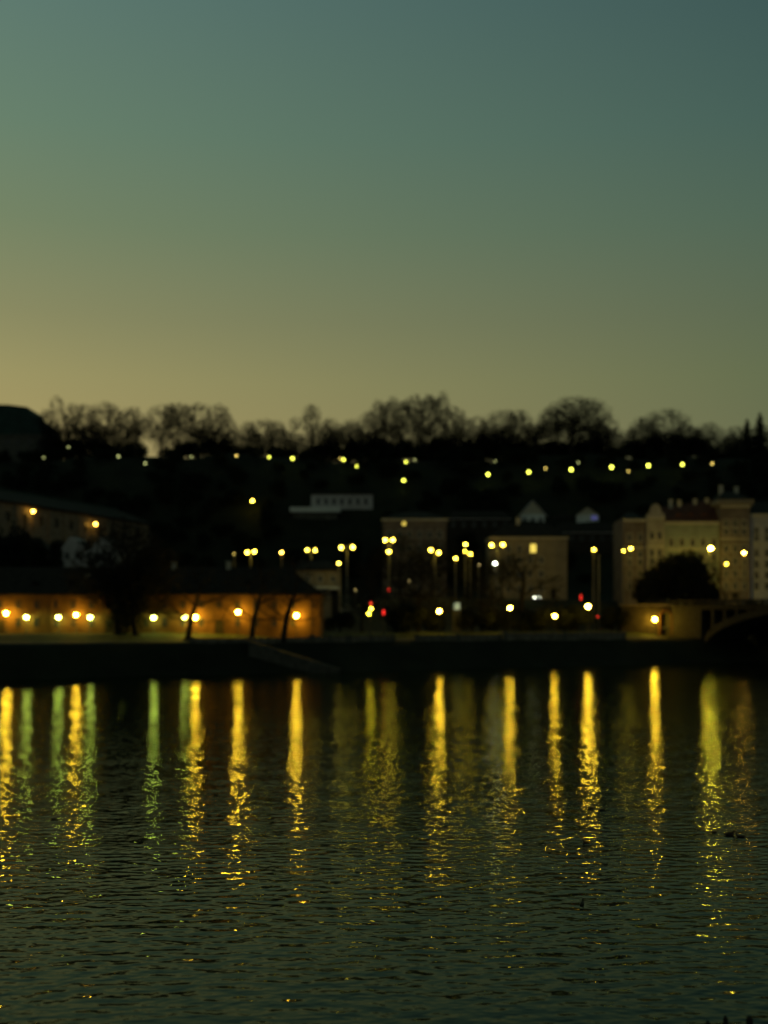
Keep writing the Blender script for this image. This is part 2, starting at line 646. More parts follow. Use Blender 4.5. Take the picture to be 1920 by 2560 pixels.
# small lit house just behind its right end
D = 262.0
base = 9.0
b = make_building('gatehouse', 'small warm lit house with a bright ledge behind the hipped roof end', 790, D, base, 'house')
x0, x1, zt = wall_block(b, 722, 848, 1424, D, 9, base, 'warm')
hip_roof(b, x0, x1, 0, 9, zt + 0.1, 2.2, 0.5, 3.0, 'roof')
xa, xb = face_x(785, D) - b.location.x, face_x(850, D) - b.location.x
MB().box(xa, xb, -1.6, -0.01, face_z(1474, D) - base, face_z(1466, D) - base).build('ledge', M['white'], b)
window_rows(b, x0, x1, [zt - 2.0], 0, 4, 0.9, 1.4)
MB().box(xb - 1.9, xb - 0.4, -0.08, 0.02, -1.0, face_z(1476, D) - base).build('door', M['wood'], b)

# dim tall block, centre
D = 325.0
base = 15.2
b = make_building('apartment_block', 'dim brown flat topped apartment block behind the central double lamps', 1036, D, base)
x0, x1, zt = wall_block(b, 957, 1116, 1302, D, 14, base, 'brown')
MB().box(x0 - 0.4, x1 + 0.4, -0.4, 14.4, zt, zt + 0.6).build('cornice', M['trim'], b)
hip_roof(b, x0, x1, 0, 14, zt + 0.85, 2.4, 0.2, 6, 'roof')
window_rows(b, x0 + 0.6, x1 - 0.6, [3.0, 6.8, 10.6, 14.4, 18.2], 0, 6, 1.2, 1.9)
MB().box(-1.0, 1.0, -0.1, 0.02, 0, 2.8).build('door', M['wood'], b)

add_window(b, face_x(1010, 325.0) - b.location.x, -0.03, face_z(1309, 325.0) - base, 0.9, 1.0, 'brown', 'litwin')

# warm block with a lit window
D = 310.0
base = 15.2
b = make_building('corner_house', 'warm lit plaster house with one bright window behind a bare tree', 1322, D, base, 'house')
x0, x1, zt = wall_block(b, 1226, 1418, 1347, D, 13, base, 'warm')
MB().box(x0 - 0.3, x1 + 0.3, -0.3, 13.3, zt, zt + 0.5).build('cornice', M['trim'], b)
rf = hip_roof(b, x0, x1, 0, 13, zt + 0.72, 4.0, 0.4, 5, 'roof')
chimney(rf, x0 + 8, 6, zt + 3.0, zt + 6.0)
window_rows(b, x0 + 0.5, x1 - 5.5, [2.6, 6.6, 10.3, 13.3], 0, 5, 1.1, 1.6, skip=((3, 4), (3, 3)))
MB().box(x1 - 4.4, x1 - 2.9, -0.1, 0.02, 0, 2.7).build('door', M['wood'], b)
xw, zw = face_x(1333, D) - b.location.x, face_z(1371, D) - base
add_window(b, xw, 0, zw, 1.5, 2.2, 'trim', 'litwin')

# terrace of tall houses, right
D = 300.0
base = 15.6


def terrace_house(label, px0, px1, top, mat, d, nwin, rows, roofh=0.0, roofmat='redroof', depth=13):
    b = make_building('terraced_house', label, (px0 + px1) / 2, d, base, 'house', 'tall houses in the terrace on the right')
    x0, x1, zt = wall_block(b, px0, px1, top, d, depth, base, mat)
    MB().box(x0 + 0.02, x1 - 0.02, -0.45, -0.01, zt - 0.75, zt - 0.05).build('cornice', M['trim'], b)
    MB().box(x0 + 0.02, x1 - 0.02, -0.2, -0.01, zt * 0.62, zt * 0.62 + 0.35).build('string_course', M['trim'], b)
    zs = [2.4 + (zt - 4.4) * (k + 0.1) / rows for k in range(rows)]
    zs = [z if abs(z - zt * 0.62) > 1.2 else z + (1.3 if z > zt * 0.62 else -1.3) for z in zs]
    zs = [min(z, zt - 2.0) for z in zs]
    window_rows(b, x0 + 0.3, x1 - 0.3, zs, 0, nwin, 1.1, 1.9, 'trim')
    MB().box((x0 + x1) / 2 - 0.8, (x0 + x1) / 2 + 0.8, -0.12, 0.02, -0.6, 1.0).build('door', M['wood'], b)
    return b, x0, x1, zt


b, x0, x1, zt = terrace_house('narrow tan terraced house at the left end of the terrace', 1558, 1616.6, 1297, 'brown', D, 2, 5)
hip_roof(b, x0, x1, 0, 13, zt + 0.25, 2.0, 0.0, 2.5, 'roof')
b, x0, x1, zt = terrace_house('cream terraced house with a rounded ornate gable', 1617, 1661.6, 1291, 'cream', D - 0.6, 2, 5)
w = (x1 - x0) / 2
xm = (x0 + x1) / 2
prof = [(x0, zt), (x1, zt), (x1, zt + 0.7), (xm + w * 0.72, zt + 0.9)]
for k in range(9):
    a = math.pi * k / 8
    prof.append((xm + w * 0.66 * math.cos(a), zt + 0.9 + 2.4 * math.sin(a)))
prof += [(xm - w * 0.72, zt + 0.9), (x0, zt + 0.7)]
MB().slab(prof, 0.0, 0.5).build('gable', M['cream'], b)
MB().box(x0 + 0.1, x1 - 0.1, 0.52, 12.9, zt, zt + 0.8).build('roof', M['roof'], b)
b, x0, x1, zt = terrace_house('long pale green terraced house under the brown red roof', 1662, 1800.6, 1304, 'green', D, 5, 4)
m = MB()
ra, rb = face_z(1262, D) - base, face_z(1241, D) - base
m.v += [(x0, -0.3, zt + 0.05), (x1, -0.3, zt + 0.05), (x1, 6.5, rb), (x0, 6.5, ra), (x1, 13, zt), (x0, 13, zt)]
m.f += [(0, 1, 2, 3), (3, 2, 4, 5), (0, 3, 5), (1, 4, 2), (0, 5, 4, 1)]
rf = m.build('roof', M['redroof'], b)
for k, (px, h) in enumerate(((1690, 2.4), (1712, 2.2), (1752, 2.6), (1782, 2.8))):
    chimney(rf, face_x(px, D) - b.location.x, 5.6, ra - 0.8, ra + h * 0.75, 0.8)
for px in (1700, 1730, 1765):
    x = face_x(px, D) - b.location.x
    MB().box(x - 0.6, x + 0.6, 1.2, 3.8, zt + 0.9, zt + 2.3).build('dormer', M['redroof'], rf)
b, x0, x1, zt = terrace_house('tall tan terraced house with a heavy overhanging cornice', 1801, 1874.6, 1262, 'brown', D - 1.2, 3, 6)
MB().box(x0 - 0.8, x1 + 0.8, -0.9, 13.4, zt, zt + 1.3).build('attic', M['warm'], b)
rf = hip_roof(b, x0, x1, 0, 13, zt + 1.6, 2.6, 0.3, 3.0, 'roof')
chimney(rf, x0 + 2, 6.5, zt + 3, zt + 5.6)
chimney(rf, x1 - 1.5, 6.5, zt + 3, zt + 5.2)
b, x0, x1, zt = terrace_house('pale grey terraced house cut by the right edge of the photo', 1875, 2040, 1284, 'grey', D, 6, 6)
hip_roof(b, x0, x1, 0, 13, zt + 0.25, 3.4, 0.3, 4.0, 'roof')

# villa on the slope
D = 392.0
base = 43.0
b = make_building('hillside_villa', 'grey flat roofed villa with terraces on the dark slope', 850, D, base, 'villa')
x0, x1, zt = wall_block(b, 778, 932, 1236, D, 9, base, 'grey')
MB().box(x0 - 0.4, x1 + 0.4, -0.4, 9.4, zt, zt + 0.45).build('roof', M['roof'], b)
ta, tb = face_x(728, D) - b.location.x, face_x(852, D) - b.location.x
MB().box(ta, tb, -6.0, -0.02, face_z(1284, D) - base, face_z(1272, D) - base).build('terrace', M['white'], b)
MB().box(ta + 1, tb - 1, -5.0, -0.04, face_z(1330, D) - base, face_z(1285, D) - base).build('lower_storey', M['darkstone'], b)
MB().box(ta + 1.6, tb - 2.6, -7.0, -5.02, face_z(1328, D) - base, face_z(1317, D) - base).build('balcony', M['grey'], b)
window_rows(b, x0 + 1, x1 - 1, [(face_z(1254, D) - base)], 0, 7, 1.2, 2.0, 'grey')

# gabled houses higher on the slope
D = 386.0
base = 39.0
b = make_building('gabled_house', 'white gabled house half hidden by dark trees on the slope', 1328, D, base, 'house', 'houses on the slope')
x0, x1, zt = wall_block(b, 1302, 1362, 1285, D, 9, base, 'white')
gable_roof_front(b, x0, x1, 0, 9, zt, 4.4, 0.9, 'grey')
window_rows(b, x0, x1, [zt - 2.2, zt - 5.2], 0, 3, 1.3, 1.8, 'white')
b = make_building('gabled_house', 'small pale gabled house with one bluish lit window on the slope', 1470, D, base, 'house', 'houses on the slope')
x0, x1, zt = wall_block(b, 1442, 1497, 1286, D, 9, base, 'white')
gable_roof_front(b, x0, x1, 0, 9, zt, 2.6, 0.6, 'roof')
window_rows(b, x0, x1, [zt - 4.6], 0, 3, 1.2, 1.7, 'white')
add_window(b, x1 - 1.5, 0, zt - 1.1, 1.9, 1.3, 'white', 'litblue')
D = 388.0
b = make_building('gabled_house', 'low house with a pale side wall between the two gabled houses', 1402, D, base, 'house', 'houses on the slope')
x0, x1, zt = wall_block(b, 1380, 1438, 1298, D, 8, base, 'grey')
hip_roof(b, x0, x1, 0, 8, zt + 0.2, 3.0, 0.5, 2.5, 'roof')
window_rows(b, x0, x1, [zt - 1.9], 0, 4, 1.1, 1.6, 'grey')

D = 372.0
for l, a_, b_, top, rh, mt in (('long low dark house with a faint eave line left of the white gabled house', 1120, 1276, 1296, 2.6, 'black_stone'),
                               ('dark house above the bright window of the corner house', 1390, 1545, 1330, 3.0, 'black_stone')):
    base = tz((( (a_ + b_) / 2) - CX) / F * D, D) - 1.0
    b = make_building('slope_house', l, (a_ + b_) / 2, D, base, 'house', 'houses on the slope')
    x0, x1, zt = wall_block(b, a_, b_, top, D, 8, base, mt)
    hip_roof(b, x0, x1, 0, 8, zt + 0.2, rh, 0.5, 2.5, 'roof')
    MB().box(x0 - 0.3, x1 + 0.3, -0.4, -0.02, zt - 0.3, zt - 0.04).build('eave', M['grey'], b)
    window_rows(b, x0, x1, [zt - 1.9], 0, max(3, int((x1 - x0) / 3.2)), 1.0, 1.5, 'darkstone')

# pale houses behind the long roof, left
D = 268.0
base = 13.0
b = make_building('twin_gabled_house', 'pale house with two gables rising behind the long dark roof', 215, D, base, 'house')
x0, x1, zt = wall_block(b, 150, 292, 1372, D, 9, base, 'grey')
for ga, gb in ((152, 210), (226, 290)):
    xa, xb = face_x(ga, D) - b.location.x, face_x(gb, D) - b.location.x
    xm = (xa + xb) / 2
    MB().slab([(xa, zt), (xb, zt), (xb - 1.2, zt + 1.5), (xm + 0.6, zt + 2.7), (xm - 0.6, zt + 2.7), (xa + 1.2, zt + 1.5)], -0.05, 8.8).build('gable', M['grey'], b)
    m = MB()
    for s in (-1, 1):
        q = [(xm + s * 0.0, zt + 2.95), (xm + s * ((xb - xa) / 2 + 0.3), zt + 0.3), (xm + s * ((xb - xa) / 2 + 0.3), zt + 0.05), (xm, zt + 2.72)]
        if s > 0: q = q[::-1]
        m.slab(q, 0.3, 9.2)
    m.build('roof', M['roof'], b)
window_rows(b, x0 + 0.4, x1 - 0.4, [zt - 1.6], 0, 5, 1.0, 1.5, 'grey')
D = 262.0
b = make_building('low_house', 'low pale house beside the left frame edge behind the long roof', 40, D, base, 'house')
x0, x1, zt = wall_block(b, -90, 116, 1382, D, 8, base, 'grey')
hip_roof(b, x0, x1, 0, 8, zt + 0.2, 3.6, 0.5, 3.0, 'roof')
window_rows(b, x0, x1, [zt - 1.7], 0, 8, 1.0, 1.5, 'grey')

# long building running away along the castle slope, lit wall under a dark roof
A0, A1 = Vector((-102.0, 264.0, 0)), Vector((-71.25, 354.0, 0))
ang = math.atan2(A1.y - A0.y, A1.x - A0.x)
L = (A1 - A0).length
base = 31.8
b = empty('hillside_hall', (A0.x, A0.y, base), 'long dark roofed hall on the left slope with two orange wall lamps', 'building', rz=ang)
ev = 38.4 - base
MB().box(0, L, 0, 16, -20, ev - 0.02).build('wall', M['stone'], b)
MB().box(-0.2, L + 0.2, -0.45, 16.4, ev, ev + 0.5).build('cornice', M['roof'], b)
m = MB()
m.v += [(-1, -1.0, ev + 0.5), (L + 1, -1.0, ev + 0.5), (L - 5, 8, ev + 4.6), (5, 8, ev + 4.6), (L + 1, 17, ev + 0.5), (-1, 17, ev + 0.5)]
m.f += [(0, 1, 2, 3), (3, 2, 4, 5), (0, 3, 5), (1, 4, 2), (0, 5, 4, 1)]
rf = m.build('roof', M['roof'], b)
MB().box(5, L - 5, 7.7, 8.3, ev + 4.4, ev + 4.85).build('ridge', M['copper'], rf)
for k in range(14):
    x = L * (k + 0.5) / 14
    MB().box(x - 0.5, x + 0.5, -0.3, -0.01, -2, ev - 0.2).build('pilaster', M['stone'], b)
    add_window(b, x + L / 28, 0, ev - 3.2, 1.5, 2.4, 'stone')

# big dark palace on the crest, cut by the left edge
D = 446.0
base = 66.0
b = make_building('hilltop_palace', 'big dark building with curved green roof on the crest at the left edge', 40, D, base)
x0, x1, zt = wall_block(b, -260, 112, 1086, D, 22, base, 'darkstone')
fx = lambda px: face_x(px, D) - b.location.x
fz = lambda py: face_z(py, D) - base
prof = [(fx(-260), fz(1085)), (fx(116), fz(1085)), (fx(116), fz(1076)), (fx(111), fz(1060)), (fx(103), fz(1049)), (fx(90), fz(1041)), (fx(73), fz(1033)), (fx(67), fz(1017)), (fx(20), fz(1011)), (fx(-260), fz(1006))]
MB().slab(prof, 0.4, 21).build('roof', M['copper'], b)
MB().box(x0 - 0.3, x1 + 0.3, -0.5, 22.5, zt - 0.6, zt - 0.03).build('cornice', M['darkstone'], b)
window_rows(b, x0, x1, [zt - 3.0, zt - 7.0], -0.02, 14, 1.4, 2.2, 'darkstone')

# ------------------------------------------------------------------ bridge and quay
U, V = Vector((0.66, -0.751, 0)), Vector((0.751, 0.66, 0))
A = Vector((66.5, 268.0, 0))
bang = math.atan2(U.y, U.x)
br = empty('stone_bridge', (A.x, A.y, 0), 'dark stone arch bridge leaving the right edge, with pillared openings above its arch', 'bridge', rz=bang)
DK = 12.5
WID = 16.0
# local axes: +x along the bridge towards the near bank, +y across it (away from the visible side)
MB().box(-8, 7.2, 0, WID, -3, DK).build('abutment', M['bridge'], br)
uc, ua, uh, zs0 = 45.0, 37.0, 9.3, 3.0
def intr(u): return zs0 + uh * math.sqrt(max(0.0, 1 - ((u - uc) / ua) ** 2))
us = [8.05 + (2 * ua - 0.1) * (1 - math.cos(math.pi * k / 40)) / 2 for k in range(41)]
m = MB()
lo = [(u, intr(u)) for u in us]
hi = [(u, min(intr(u) + 0.9 + 0.9 * abs(u - uc) / ua, DK - 0.02)) for u in us]
for y0, y1 in ((0.15, WID - 0.15),):
    rows = [[(u, y0, z) for u, z in lo], [(u, y1, z) for u, z in lo], [(u, y1, z) for u, z in hi], [(u, y0, z) for u, z in hi], [(u, y0, z) for u, z in lo]]
    m.quad_grid(rows)
m.build('arch', M['bridge'], br)
for u in list(range(10, 28, 3)) + list(range(63, 82, 3)):
    zb = intr(u) + 0.9 + 0.9 * abs(u - uc) / ua - 0.3
    if DK - 0.9 > zb:
        MB().box(u - 0.35, u + 0.35, 0.25, WID - 0.25, zb, DK - 0.8).build('spandrel_pillar', M['bridge'], br)
MB().box(7.22, 130, -0.05, WID + 0.05, DK - 0.8, DK).build('deck', M['bridge'], br)
MB().box(-8, 130, -0.35, WID + 0.35, DK + 0.002, DK + 0.3).build('cornice', M['bridge'], br)
for yy in (-0.15, WID - 0.15):
    m = MB()
    m.box(-8, 130, yy, yy + 0.3, DK + 1.15, DK + 1.4)
    for k in range(0, 138):
        u = -7.5 + k
        m.box(u - (0.3 if k % 6 == 0 else 0.1), u + (0.3 if k % 6 == 0 else 0.1), yy + 0.03, yy + 0.27, DK + 0.3, DK + 1.15)
    m.build('balustrade', M['bridge'], br)
MB().box(82.2, 90, -0.6, WID + 0.6, -3, DK - 0.9).build('pier', M['bridge'], br)

# lit approach wall with the arched underpass, facing the river
D = 268.5
xa, xb = face_x(1556, D), face_x(1684, D)
ap = empty('underpass_wall', ((xa + xb) / 2, D, 5.4), 'lamp lit stone wall with an arched underpass at the bridge foot', 'wall')
w = (xb - xa) / 2
px0, px1 = face_x(1650, D) - ap.location.x, face_x(1677, D) - ap.location.x
zc, r = 4.6, (px1 - px0) / 2
xm = (px0 + px1) / 2
TOP = 7.3
m = MB()
arch = [(xm + r * math.cos(math.pi * k / 10), zc + r * 1.15 * math.sin(math.pi * k / 10)) for k in range(11)]
m.box(-w, px0, 0, 3, -1.5, TOP)
m.box(px1, w, 0, 3, -1.5, TOP)
for k in range(10):
    (ax, az), (bx, bz) = arch[k], arch[k + 1]
    m.slab([(bx, bz), (ax, az), (ax, TOP), (bx, TOP)], 0, 3)
m.build('masonry', M['black_stone'], ap)
m = MB()
for k in range(10):
    (ax, az), (bx, bz) = arch[k], arch[k + 1]
    sc = 1.28
    m.slab([(bx, bz), (ax, az), (xm + (ax - xm) * sc, zc + (az - zc) * sc), (xm + (bx - xm) * sc, zc + (bz - zc) * sc)], -0.25, -0.01)
m.box(px0 - r * 0.28, px0, -0.25, -0.01, -1.0, zc)
m.box(px1, px1 + r * 0.28, -0.25, -0.01, -1.0, zc)
m.build('arch_trim', M['cihelna'], ap)
MB().box(px0 + 0.01, px1 - 0.01, 0.5, 0.9, 1.9, 2.5).build('railing', M['metal'], ap)
MB().box(-w - 0.2, w + 0.2, -0.3, 3.2, TOP, TOP + 0.35).build('coping', M['stone'], ap)
MB().box(-w, w, 3.02, 6.0, -1.5, TOP - 0.2).build('shade_backing', M['wood'], ap)  # dark colour stands in for the shade deep inside the underpass

# low parapet walls along the promenade edge, gaps between them
def parapet(px0, px1, h, label, s=7.6, mat='stone'):
    pts = []
    for k in range(9):
        px = px0 + (px1 - px0) * k / 8
        d = 200.0
        for _ in range(12):
            d = float(shore((px - CX) / F * d)) + s
        pts.append(((px - CX) / F * d, d))
    o = empty('parapet_wall', (pts[4][0], pts[4][1], tz(*pts[4])), label, 'wall', 'low walls along the promenade edge')
    m = MB()
    ox, oy, oz = o.location
    zt = max(tz(*p) for p in pts) + h - oz
    zb = min(tz(*p) for p in pts) - 1.2 - oz
    rows = []
    for dy, z in ((0, zb), (0, zt), (0.45, zt), (0.45, zb), (0, zb)):
        rows.append([(x - ox, y - oy + dy, z) for x, y in pts])
    m.quad_grid(rows)
    m.poly([(pts[0][0] - ox, pts[0][1] - oy + dy, z) for dy, z in ((0, zb), (0.45, zb), (0.45, zt), (0, zt))][::-1])
    m.poly([(pts[8][0] - ox, pts[8][1] - oy + dy, z) for dy, z in ((0, zb), (0.45, zb), (0.45, zt), (0, zt))])
    m.build('wall', M[mat], o)
    c = MB()
    c.quad_grid([[(x - ox, y - oy + dy, z) for x, y in pts] for dy, z in ((-0.1, zt + 0.005), (-0.1, zt + 0.14), (0.55, zt + 0.14), (0.55, zt + 0.005), (-0.1, zt + 0.005))])
    c.build('coping', M[mat], o)
    for k in (0, 4, 8):
        x, y = pts[k]
        MB().box(x - ox - 0.4, x - ox + 0.4, y - oy - 0.16, y - oy + 0.62, zb, zt + 0.35).build('pillar', M['darkstone'], o)
    return o


parapet(480, 770, 0.7, 'low stone parapet below the leaning trees and the orange lamps')
parapet(782, 866, 0.9, 'short lit parapet left of the yellow signal')
parapet(874, 982, 0.9, 'short lit parapet around the foot of the yellow signal')
parapet(1040, 1250, 1.0, 'dim parapet in the dark middle of the promenade')
parapet(1262, 1560, 1.4, 'long dim quay wall running to the underpass')

# ramp cut into the bank
rp = MB()
pts = [(600, 1618, 5.0), (690, 1612, 5.2), (860, 1655, 1.2), (770, 1668, 0.8)]
xs_, rows = [], []
for i in range(13):
    t = i / 12
    x = face_x(600, 190) + (face_x(850, 205) - face_x(600, 190)) * t
    s_hi = 7.4 - 5.6 * t
    row = []
    for s in (s_hi - 3.2, s_hi):
        y = float(shore(x)) + s
        row.append((x, y, 0.6 + 5.0 * (1 - t)))
    row.append((x, row[1][1], -1.0))
    row.insert(0, (x, row[0][1], -1.0))
    rows.append(row)
rp.quad_grid([[r[k] for r in rows] for k in (0, 1, 2, 3)])
tag(rp.build('boat_ramp', M['paving']), 'pale stone ramp slanting down the bank to the water', 'ramp', kind='structure')


# ------------------------------------------------------------------ lamps
LAMP_TARGETS = []      # (px, py, depth) that trees must not hide


def seg_mesh(name, mat, parent, m): return m.build(name, M[mat], parent, smooth=True)


def post_lamp(px, py, d, glow, r, label, style='lantern', name='park_lamp', cat='lamp', group='lamps', pole='metal', top=None, ground=None):
    p = top if top is not None else P(px, py, d)
    g = tz(p.x, p.y) if ground is None else ground
    h = p.z - g
    LAMP_TARGETS.append((px, py, p.y))
    o = empty(name, (p.x, p.y, g), label, cat, group)
    if style == 'lantern':        # cast post with a globe lantern and a cap
        m = MB().lathe([(0.17, -0.1), (0.17, 0.45), (0.10, 0.6), (0.065, 0.75), (0.05, h - r - 0.16), (0.11, h - r - 0.10), (0.12, h - r - 0.02)])
        seg_mesh('post', pole, o, m)
        seg_mesh('globe', glow, o, MB().ball((0, 0, h), r))
        seg_mesh('cap', pole, o, MB().lathe([(r * 0.75, h + r * 0.75), (r * 0.62, h + r * 1.0), (0.05, h + r * 1.3), (0.02, h + r * 1.6)]))
    elif style == 'shade':        # wide shade throwing the light down
        m = MB().lathe([(0.14, -0.1), (0.14, 0.4), (0.06, 0.55), (0.05, h - r * 0.95)])
        seg_mesh('post', pole, o, m)
        seg_mesh('bulb', glow, o, MB().ball((0, 0, h), r, sz=0.9))
        R = r * 1.9
        seg_mesh('lamp_shade', pole, o, MB().lathe([(R, h + r * 0.55), (R * 0.98, h + r * 0.62), (r * 0.7, h + r * 1.25), (0.06, h + r * 1.4), (0.05, h + r * 1.3), (r * 0.6, h + r * 1.1), (R * 0.95, h + r * 0.55)]))
    else:                         # tall mast with one short arm
        m = MB().tube([(0.0, 0.7, -0.1), (0.0, 0.7, h * 0.5), (0.0, 0.7, h - 0.1), (0.0, 0.45, h + 0.35), (0, 0.15, h + 0.42)], [0.16, 0.12, 0.09, 0.07, 0.06], 8)
        seg_mesh('mast', pole, o, m)
        seg_mesh('lens', glow, o, MB().ball((0, 0, h), r, sz=0.75))
        seg_mesh('housing', pole, o, MB().lathe([(r * 1.15, h + r * 0.45), (r * 1.1, h + r * 0.8), (0.1, h + r * 1.1)]))
    return o


def double_lamp(pa, pb, d, glow, r, label, pole='polemetal', group='tall double arm street lamps'):
    a, c = P(*pa, d), P(*pb, d)
    mid = (a + c) / 2
    g = tz(mid.x, mid.y)
    for q in (pa, pb): LAMP_TARGETS.append((q[0], q[1], d))
    o = empty('street_lamp', (mid.x, mid.y, g), label, 'street lamp', group)
    h = mid.z - g
    seg_mesh('mast', pole, o, MB().tube([(0, 0, -0.1), (0, 0, h * 0.1), (0, 0, h * 0.5), (0, 0, h + 0.45)], [0.22, 0.17, 0.13, 0.10], 8))
    for q in (a, c):
        x, z = q.x - mid.x, q.z - g
        seg_mesh('arm', pole, o, MB().tube([(0, 0, h + 0.1), (x * 0.5, 0, z + r * 1.5), (x, 0, z + r * 1.25)], [0.06, 0.06, 0.05], 6))
        gl = seg_mesh('globe', glow, o, MB().ball((x, 0, z), r))
        seg_mesh('cap', pole, gl, MB().lathe([(r * 0.6, r * 0.85), (r * 0.4, r * 1.15), (0.05, r * 1.3)], (x, 0, z)))
    return o


# lamps on the riverside promenade
prom_white = [(66, 1543), (146, 1543), (225, 1543), (303, 1541), (384, 1544), (462, 1543)]
for i, (px, py) in enumerate(prom_white):
    small = i == 3
    post_lamp(px, py, 215.7, 'mercury', 0.22 if small else 0.38,
              ('small greenish white shaded lamp standing among the dark tree trunks' if small else
               'greenish white shaded lamp by the ochre wall, %s of its kind from the left' % ordinal(i)), 'shade', group='greenish white promenade lamps')
prom_orange = [(15, 1533, 215.2), (190, 1537, 215.2), (488, 1543, 215.2), (595, 1530, 215.2), (741, 1539, 215.2), (1098, 1528, 238), (1275, 1520, 246), (1387, 1540, 250), (1470, 1516, 254), (1637, 1548, 266.6)]
ol = ['sodium lantern at the left edge of the photo before the ochre wall', 'sodium lantern between two greenish white lamps before the ochre wall',
      'sodium lantern beside the rightmost greenish white lamp', 'sodium lantern left of the leaning tree trunks', 'sodium lantern right of the leaning trunks near the building end',
      'lone sodium lantern right of the red and yellow signals', 'sodium lantern on the promenade below the corner house', 'lowest sodium lantern left of the bridge, over the quay wall',
      'sodium lantern beneath the tall mast by the car lights', 'sodium lantern on the wall beside the arched underpass']
orad = [0.35, 0.31, 0.39, 0.35, 0.36, 0.31, 0.31, 0.29, 0.42, 0.38]
for (px, py, d), l, r in zip(prom_orange, ol, orad):
    post_lamp(px, py, d, 'sodium', r, 'orange ' + l, 'lantern', group='orange promenade lanterns')

# street lamps on the square behind
double_lamp((618, 1381), (636, 1379), 296, 'street', 0.31, 'double arm street lamp leftmost on the square, its two globes nearly touching')
double_lamp((768, 1375), (788, 1376), 292, 'street_soft', 0.30, 'double arm street lamp above the small gatehouse')
double_lamp((853, 1369), (882, 1368), 252, 'street_soft', 0.34, 'double arm street lamp on a bright lit mast right of the gatehouse')
double_lamp((963, 1350), (982, 1350), 288, 'street', 0.34, 'tallest double arm street lamp, in front of the apartment block')
double_lamp((1077, 1375), (1097, 1382), 292, 'street', 0.31, 'double arm street lamp with tilted arms right of the apartment block')
double_lamp((1229, 1363), (1257, 1362), 288, 'street', 0.34, 'double arm street lamp before the left half of the corner house')
singles = [(585, 1384, 300, 'path_orange', 0.16, 'small dim orange street lamp left of the double lamps'),
           (704, 1381, 300, 'sodium_dim', 0.32, 'deep orange street lamp alone above the long roof'),
           (847, 1408, 256, 'street_soft', 0.31, 'single mast lamp below the double lamp by the gatehouse'),
           (972, 1379, 284, 'street', 0.38, 'wide single mast lamp under the tallest double lamp'),
           (1164, 1361, 292, 'street', 0.31, 'single mast lamp topmost of the cluster left of the corner house'),
           (1163, 1378, 300, 'street', 0.26, 'single mast lamp in the middle of the cluster left of the corner house'),
           (1176, 1385, 286, 'street', 0.28, 'single mast lamp lowest right of the cluster left of the corner house'),
           (1139, 1396, 280, 'street', 0.31, 'single mast lamp on a lit post left of the cluster'),
           (1238, 1408, 276, 'street_white', 0.34, 'white mast lamp below the double lamp at the corner house'),
           (1485, 1374, 276, 'street', 0.31, 'mast lamp standing over the car lights right of the corner house'),
           (1559, 1377, 296, 'street', 0.22, 'smaller mast lamp left of a brighter one at the terrace end'),
           (1577, 1371, 272, 'street', 0.34, 'bright mast lamp at the left end of the terrace'),
           (1777, 1371, 288, 'street_big', 0.42, 'brightest mast lamp, over the bridge before the green house'),
           (1816, 1410, 284, 'street', 0.26, 'lower yellow mast lamp before the tan house with a cornice'),
           (1860, 1382, 278, 'sodium_street', 0.34, 'orange white mast lamp nearest the right edge'),
           (1692, 1410, 280, 'path_orange', 0.15, 'tiny orange mast lamp over the round dark tree'),
           (1023, 1453, 285, 'faint', 0.14, 'tiny faint lamp below the apartment block'),
           (888, 1475, 270, 'faint', 0.12, 'tiny faint lamp right of the gatehouse'),
           (1197, 1412, 285, 'faint', 0.13, 'tiny faint lamp between the cluster and the corner house')]
for px, py, d, gl, r, l in singles:
    post_lamp(px, py, d, gl, r, l, 'mast', 'street_lamp', 'street lamp', 'single mast street lamps', 'polemetal')
# unlit second mast near the car lights
p = P(1497, 1388, 280)
o = empty('tram_mast', (p.x, p.y, tz(p.x, p.y)), 'thin unlit mast right of the lamp over the car lights', 'mast')
h = p.z - o.location.z
seg_mesh('pole', 'polemetal', o, MB().tube([(0, 0, -0.2), (0, 0, h * 0.5), (0, 0, h)], [0.17, 0.13, 0.09], 8))
seg_mesh('finial', 'polemetal', o, MB().ball((0, 0, h + 0.1), 0.14))
seg_mesh('bracket', 'polemetal', o, MB().tube([(0, 0, h - 0.8), (-1.6, 0, h - 0.5)], [0.05, 0.04], 6))

# lamps of the hillside paths
hill_big = [(673, 1143, .22), (731, 1146, .30), (859, 1149, .28), (892, 1166, .2), (1015, 1155, .24), (1009, 1201, .30), (1220, 1186, .33), (1322, 1180, .33), (1428, 1174, .35), (1529, 1168, .36),
            (1621, 1164, .36), (1706, 1161, .32)]
hill_dim = [(109, 1144, .16), (171, 1118, .16), (296, 1141, .24), (363, 1158, .22), (478, 1142, .18), (1037, 1149, .15), (1238, 1153, .14), (1446, 1156, .17)]
hill_orange = [(591, 1139, .2), (850, 1146, .13), (1364, 1171, .15), (1571, 1178, .15), (1781, 1159, .2), (631, 1252, .34)]
road = {1220: 0, 1322: 1, 1428: 2, 1529: 3, 1621: 4, 1706: 5}
hb = {673: 'yellow green path lamp left of another one on the crest, under low bare trees', 731: 'yellow path lamp right of a paler one on the crest', 859: 'yellow path lamp touching a faint orange one under the slim tall tree',
      892: 'small pale path lamp just below a yellow one on the crest', 1015: 'yellow path lamp under the tallest vase shaped trees', 1009: 'yellow lamp alone on the slope below the tallest trees'}
for px, py, r in hill_big:
    p, d = hit_ground(px, py, 5.0)
    l = hb.get(px) or 'bright yellow hill road lamp, %s from the left in the rising row' % ordinal(road[px])
    post_lamp(px, py, d, 'path', r * 1.35, l, 'lantern', 'path_lamp', 'lamp', 'lamps on the hill', top=p)
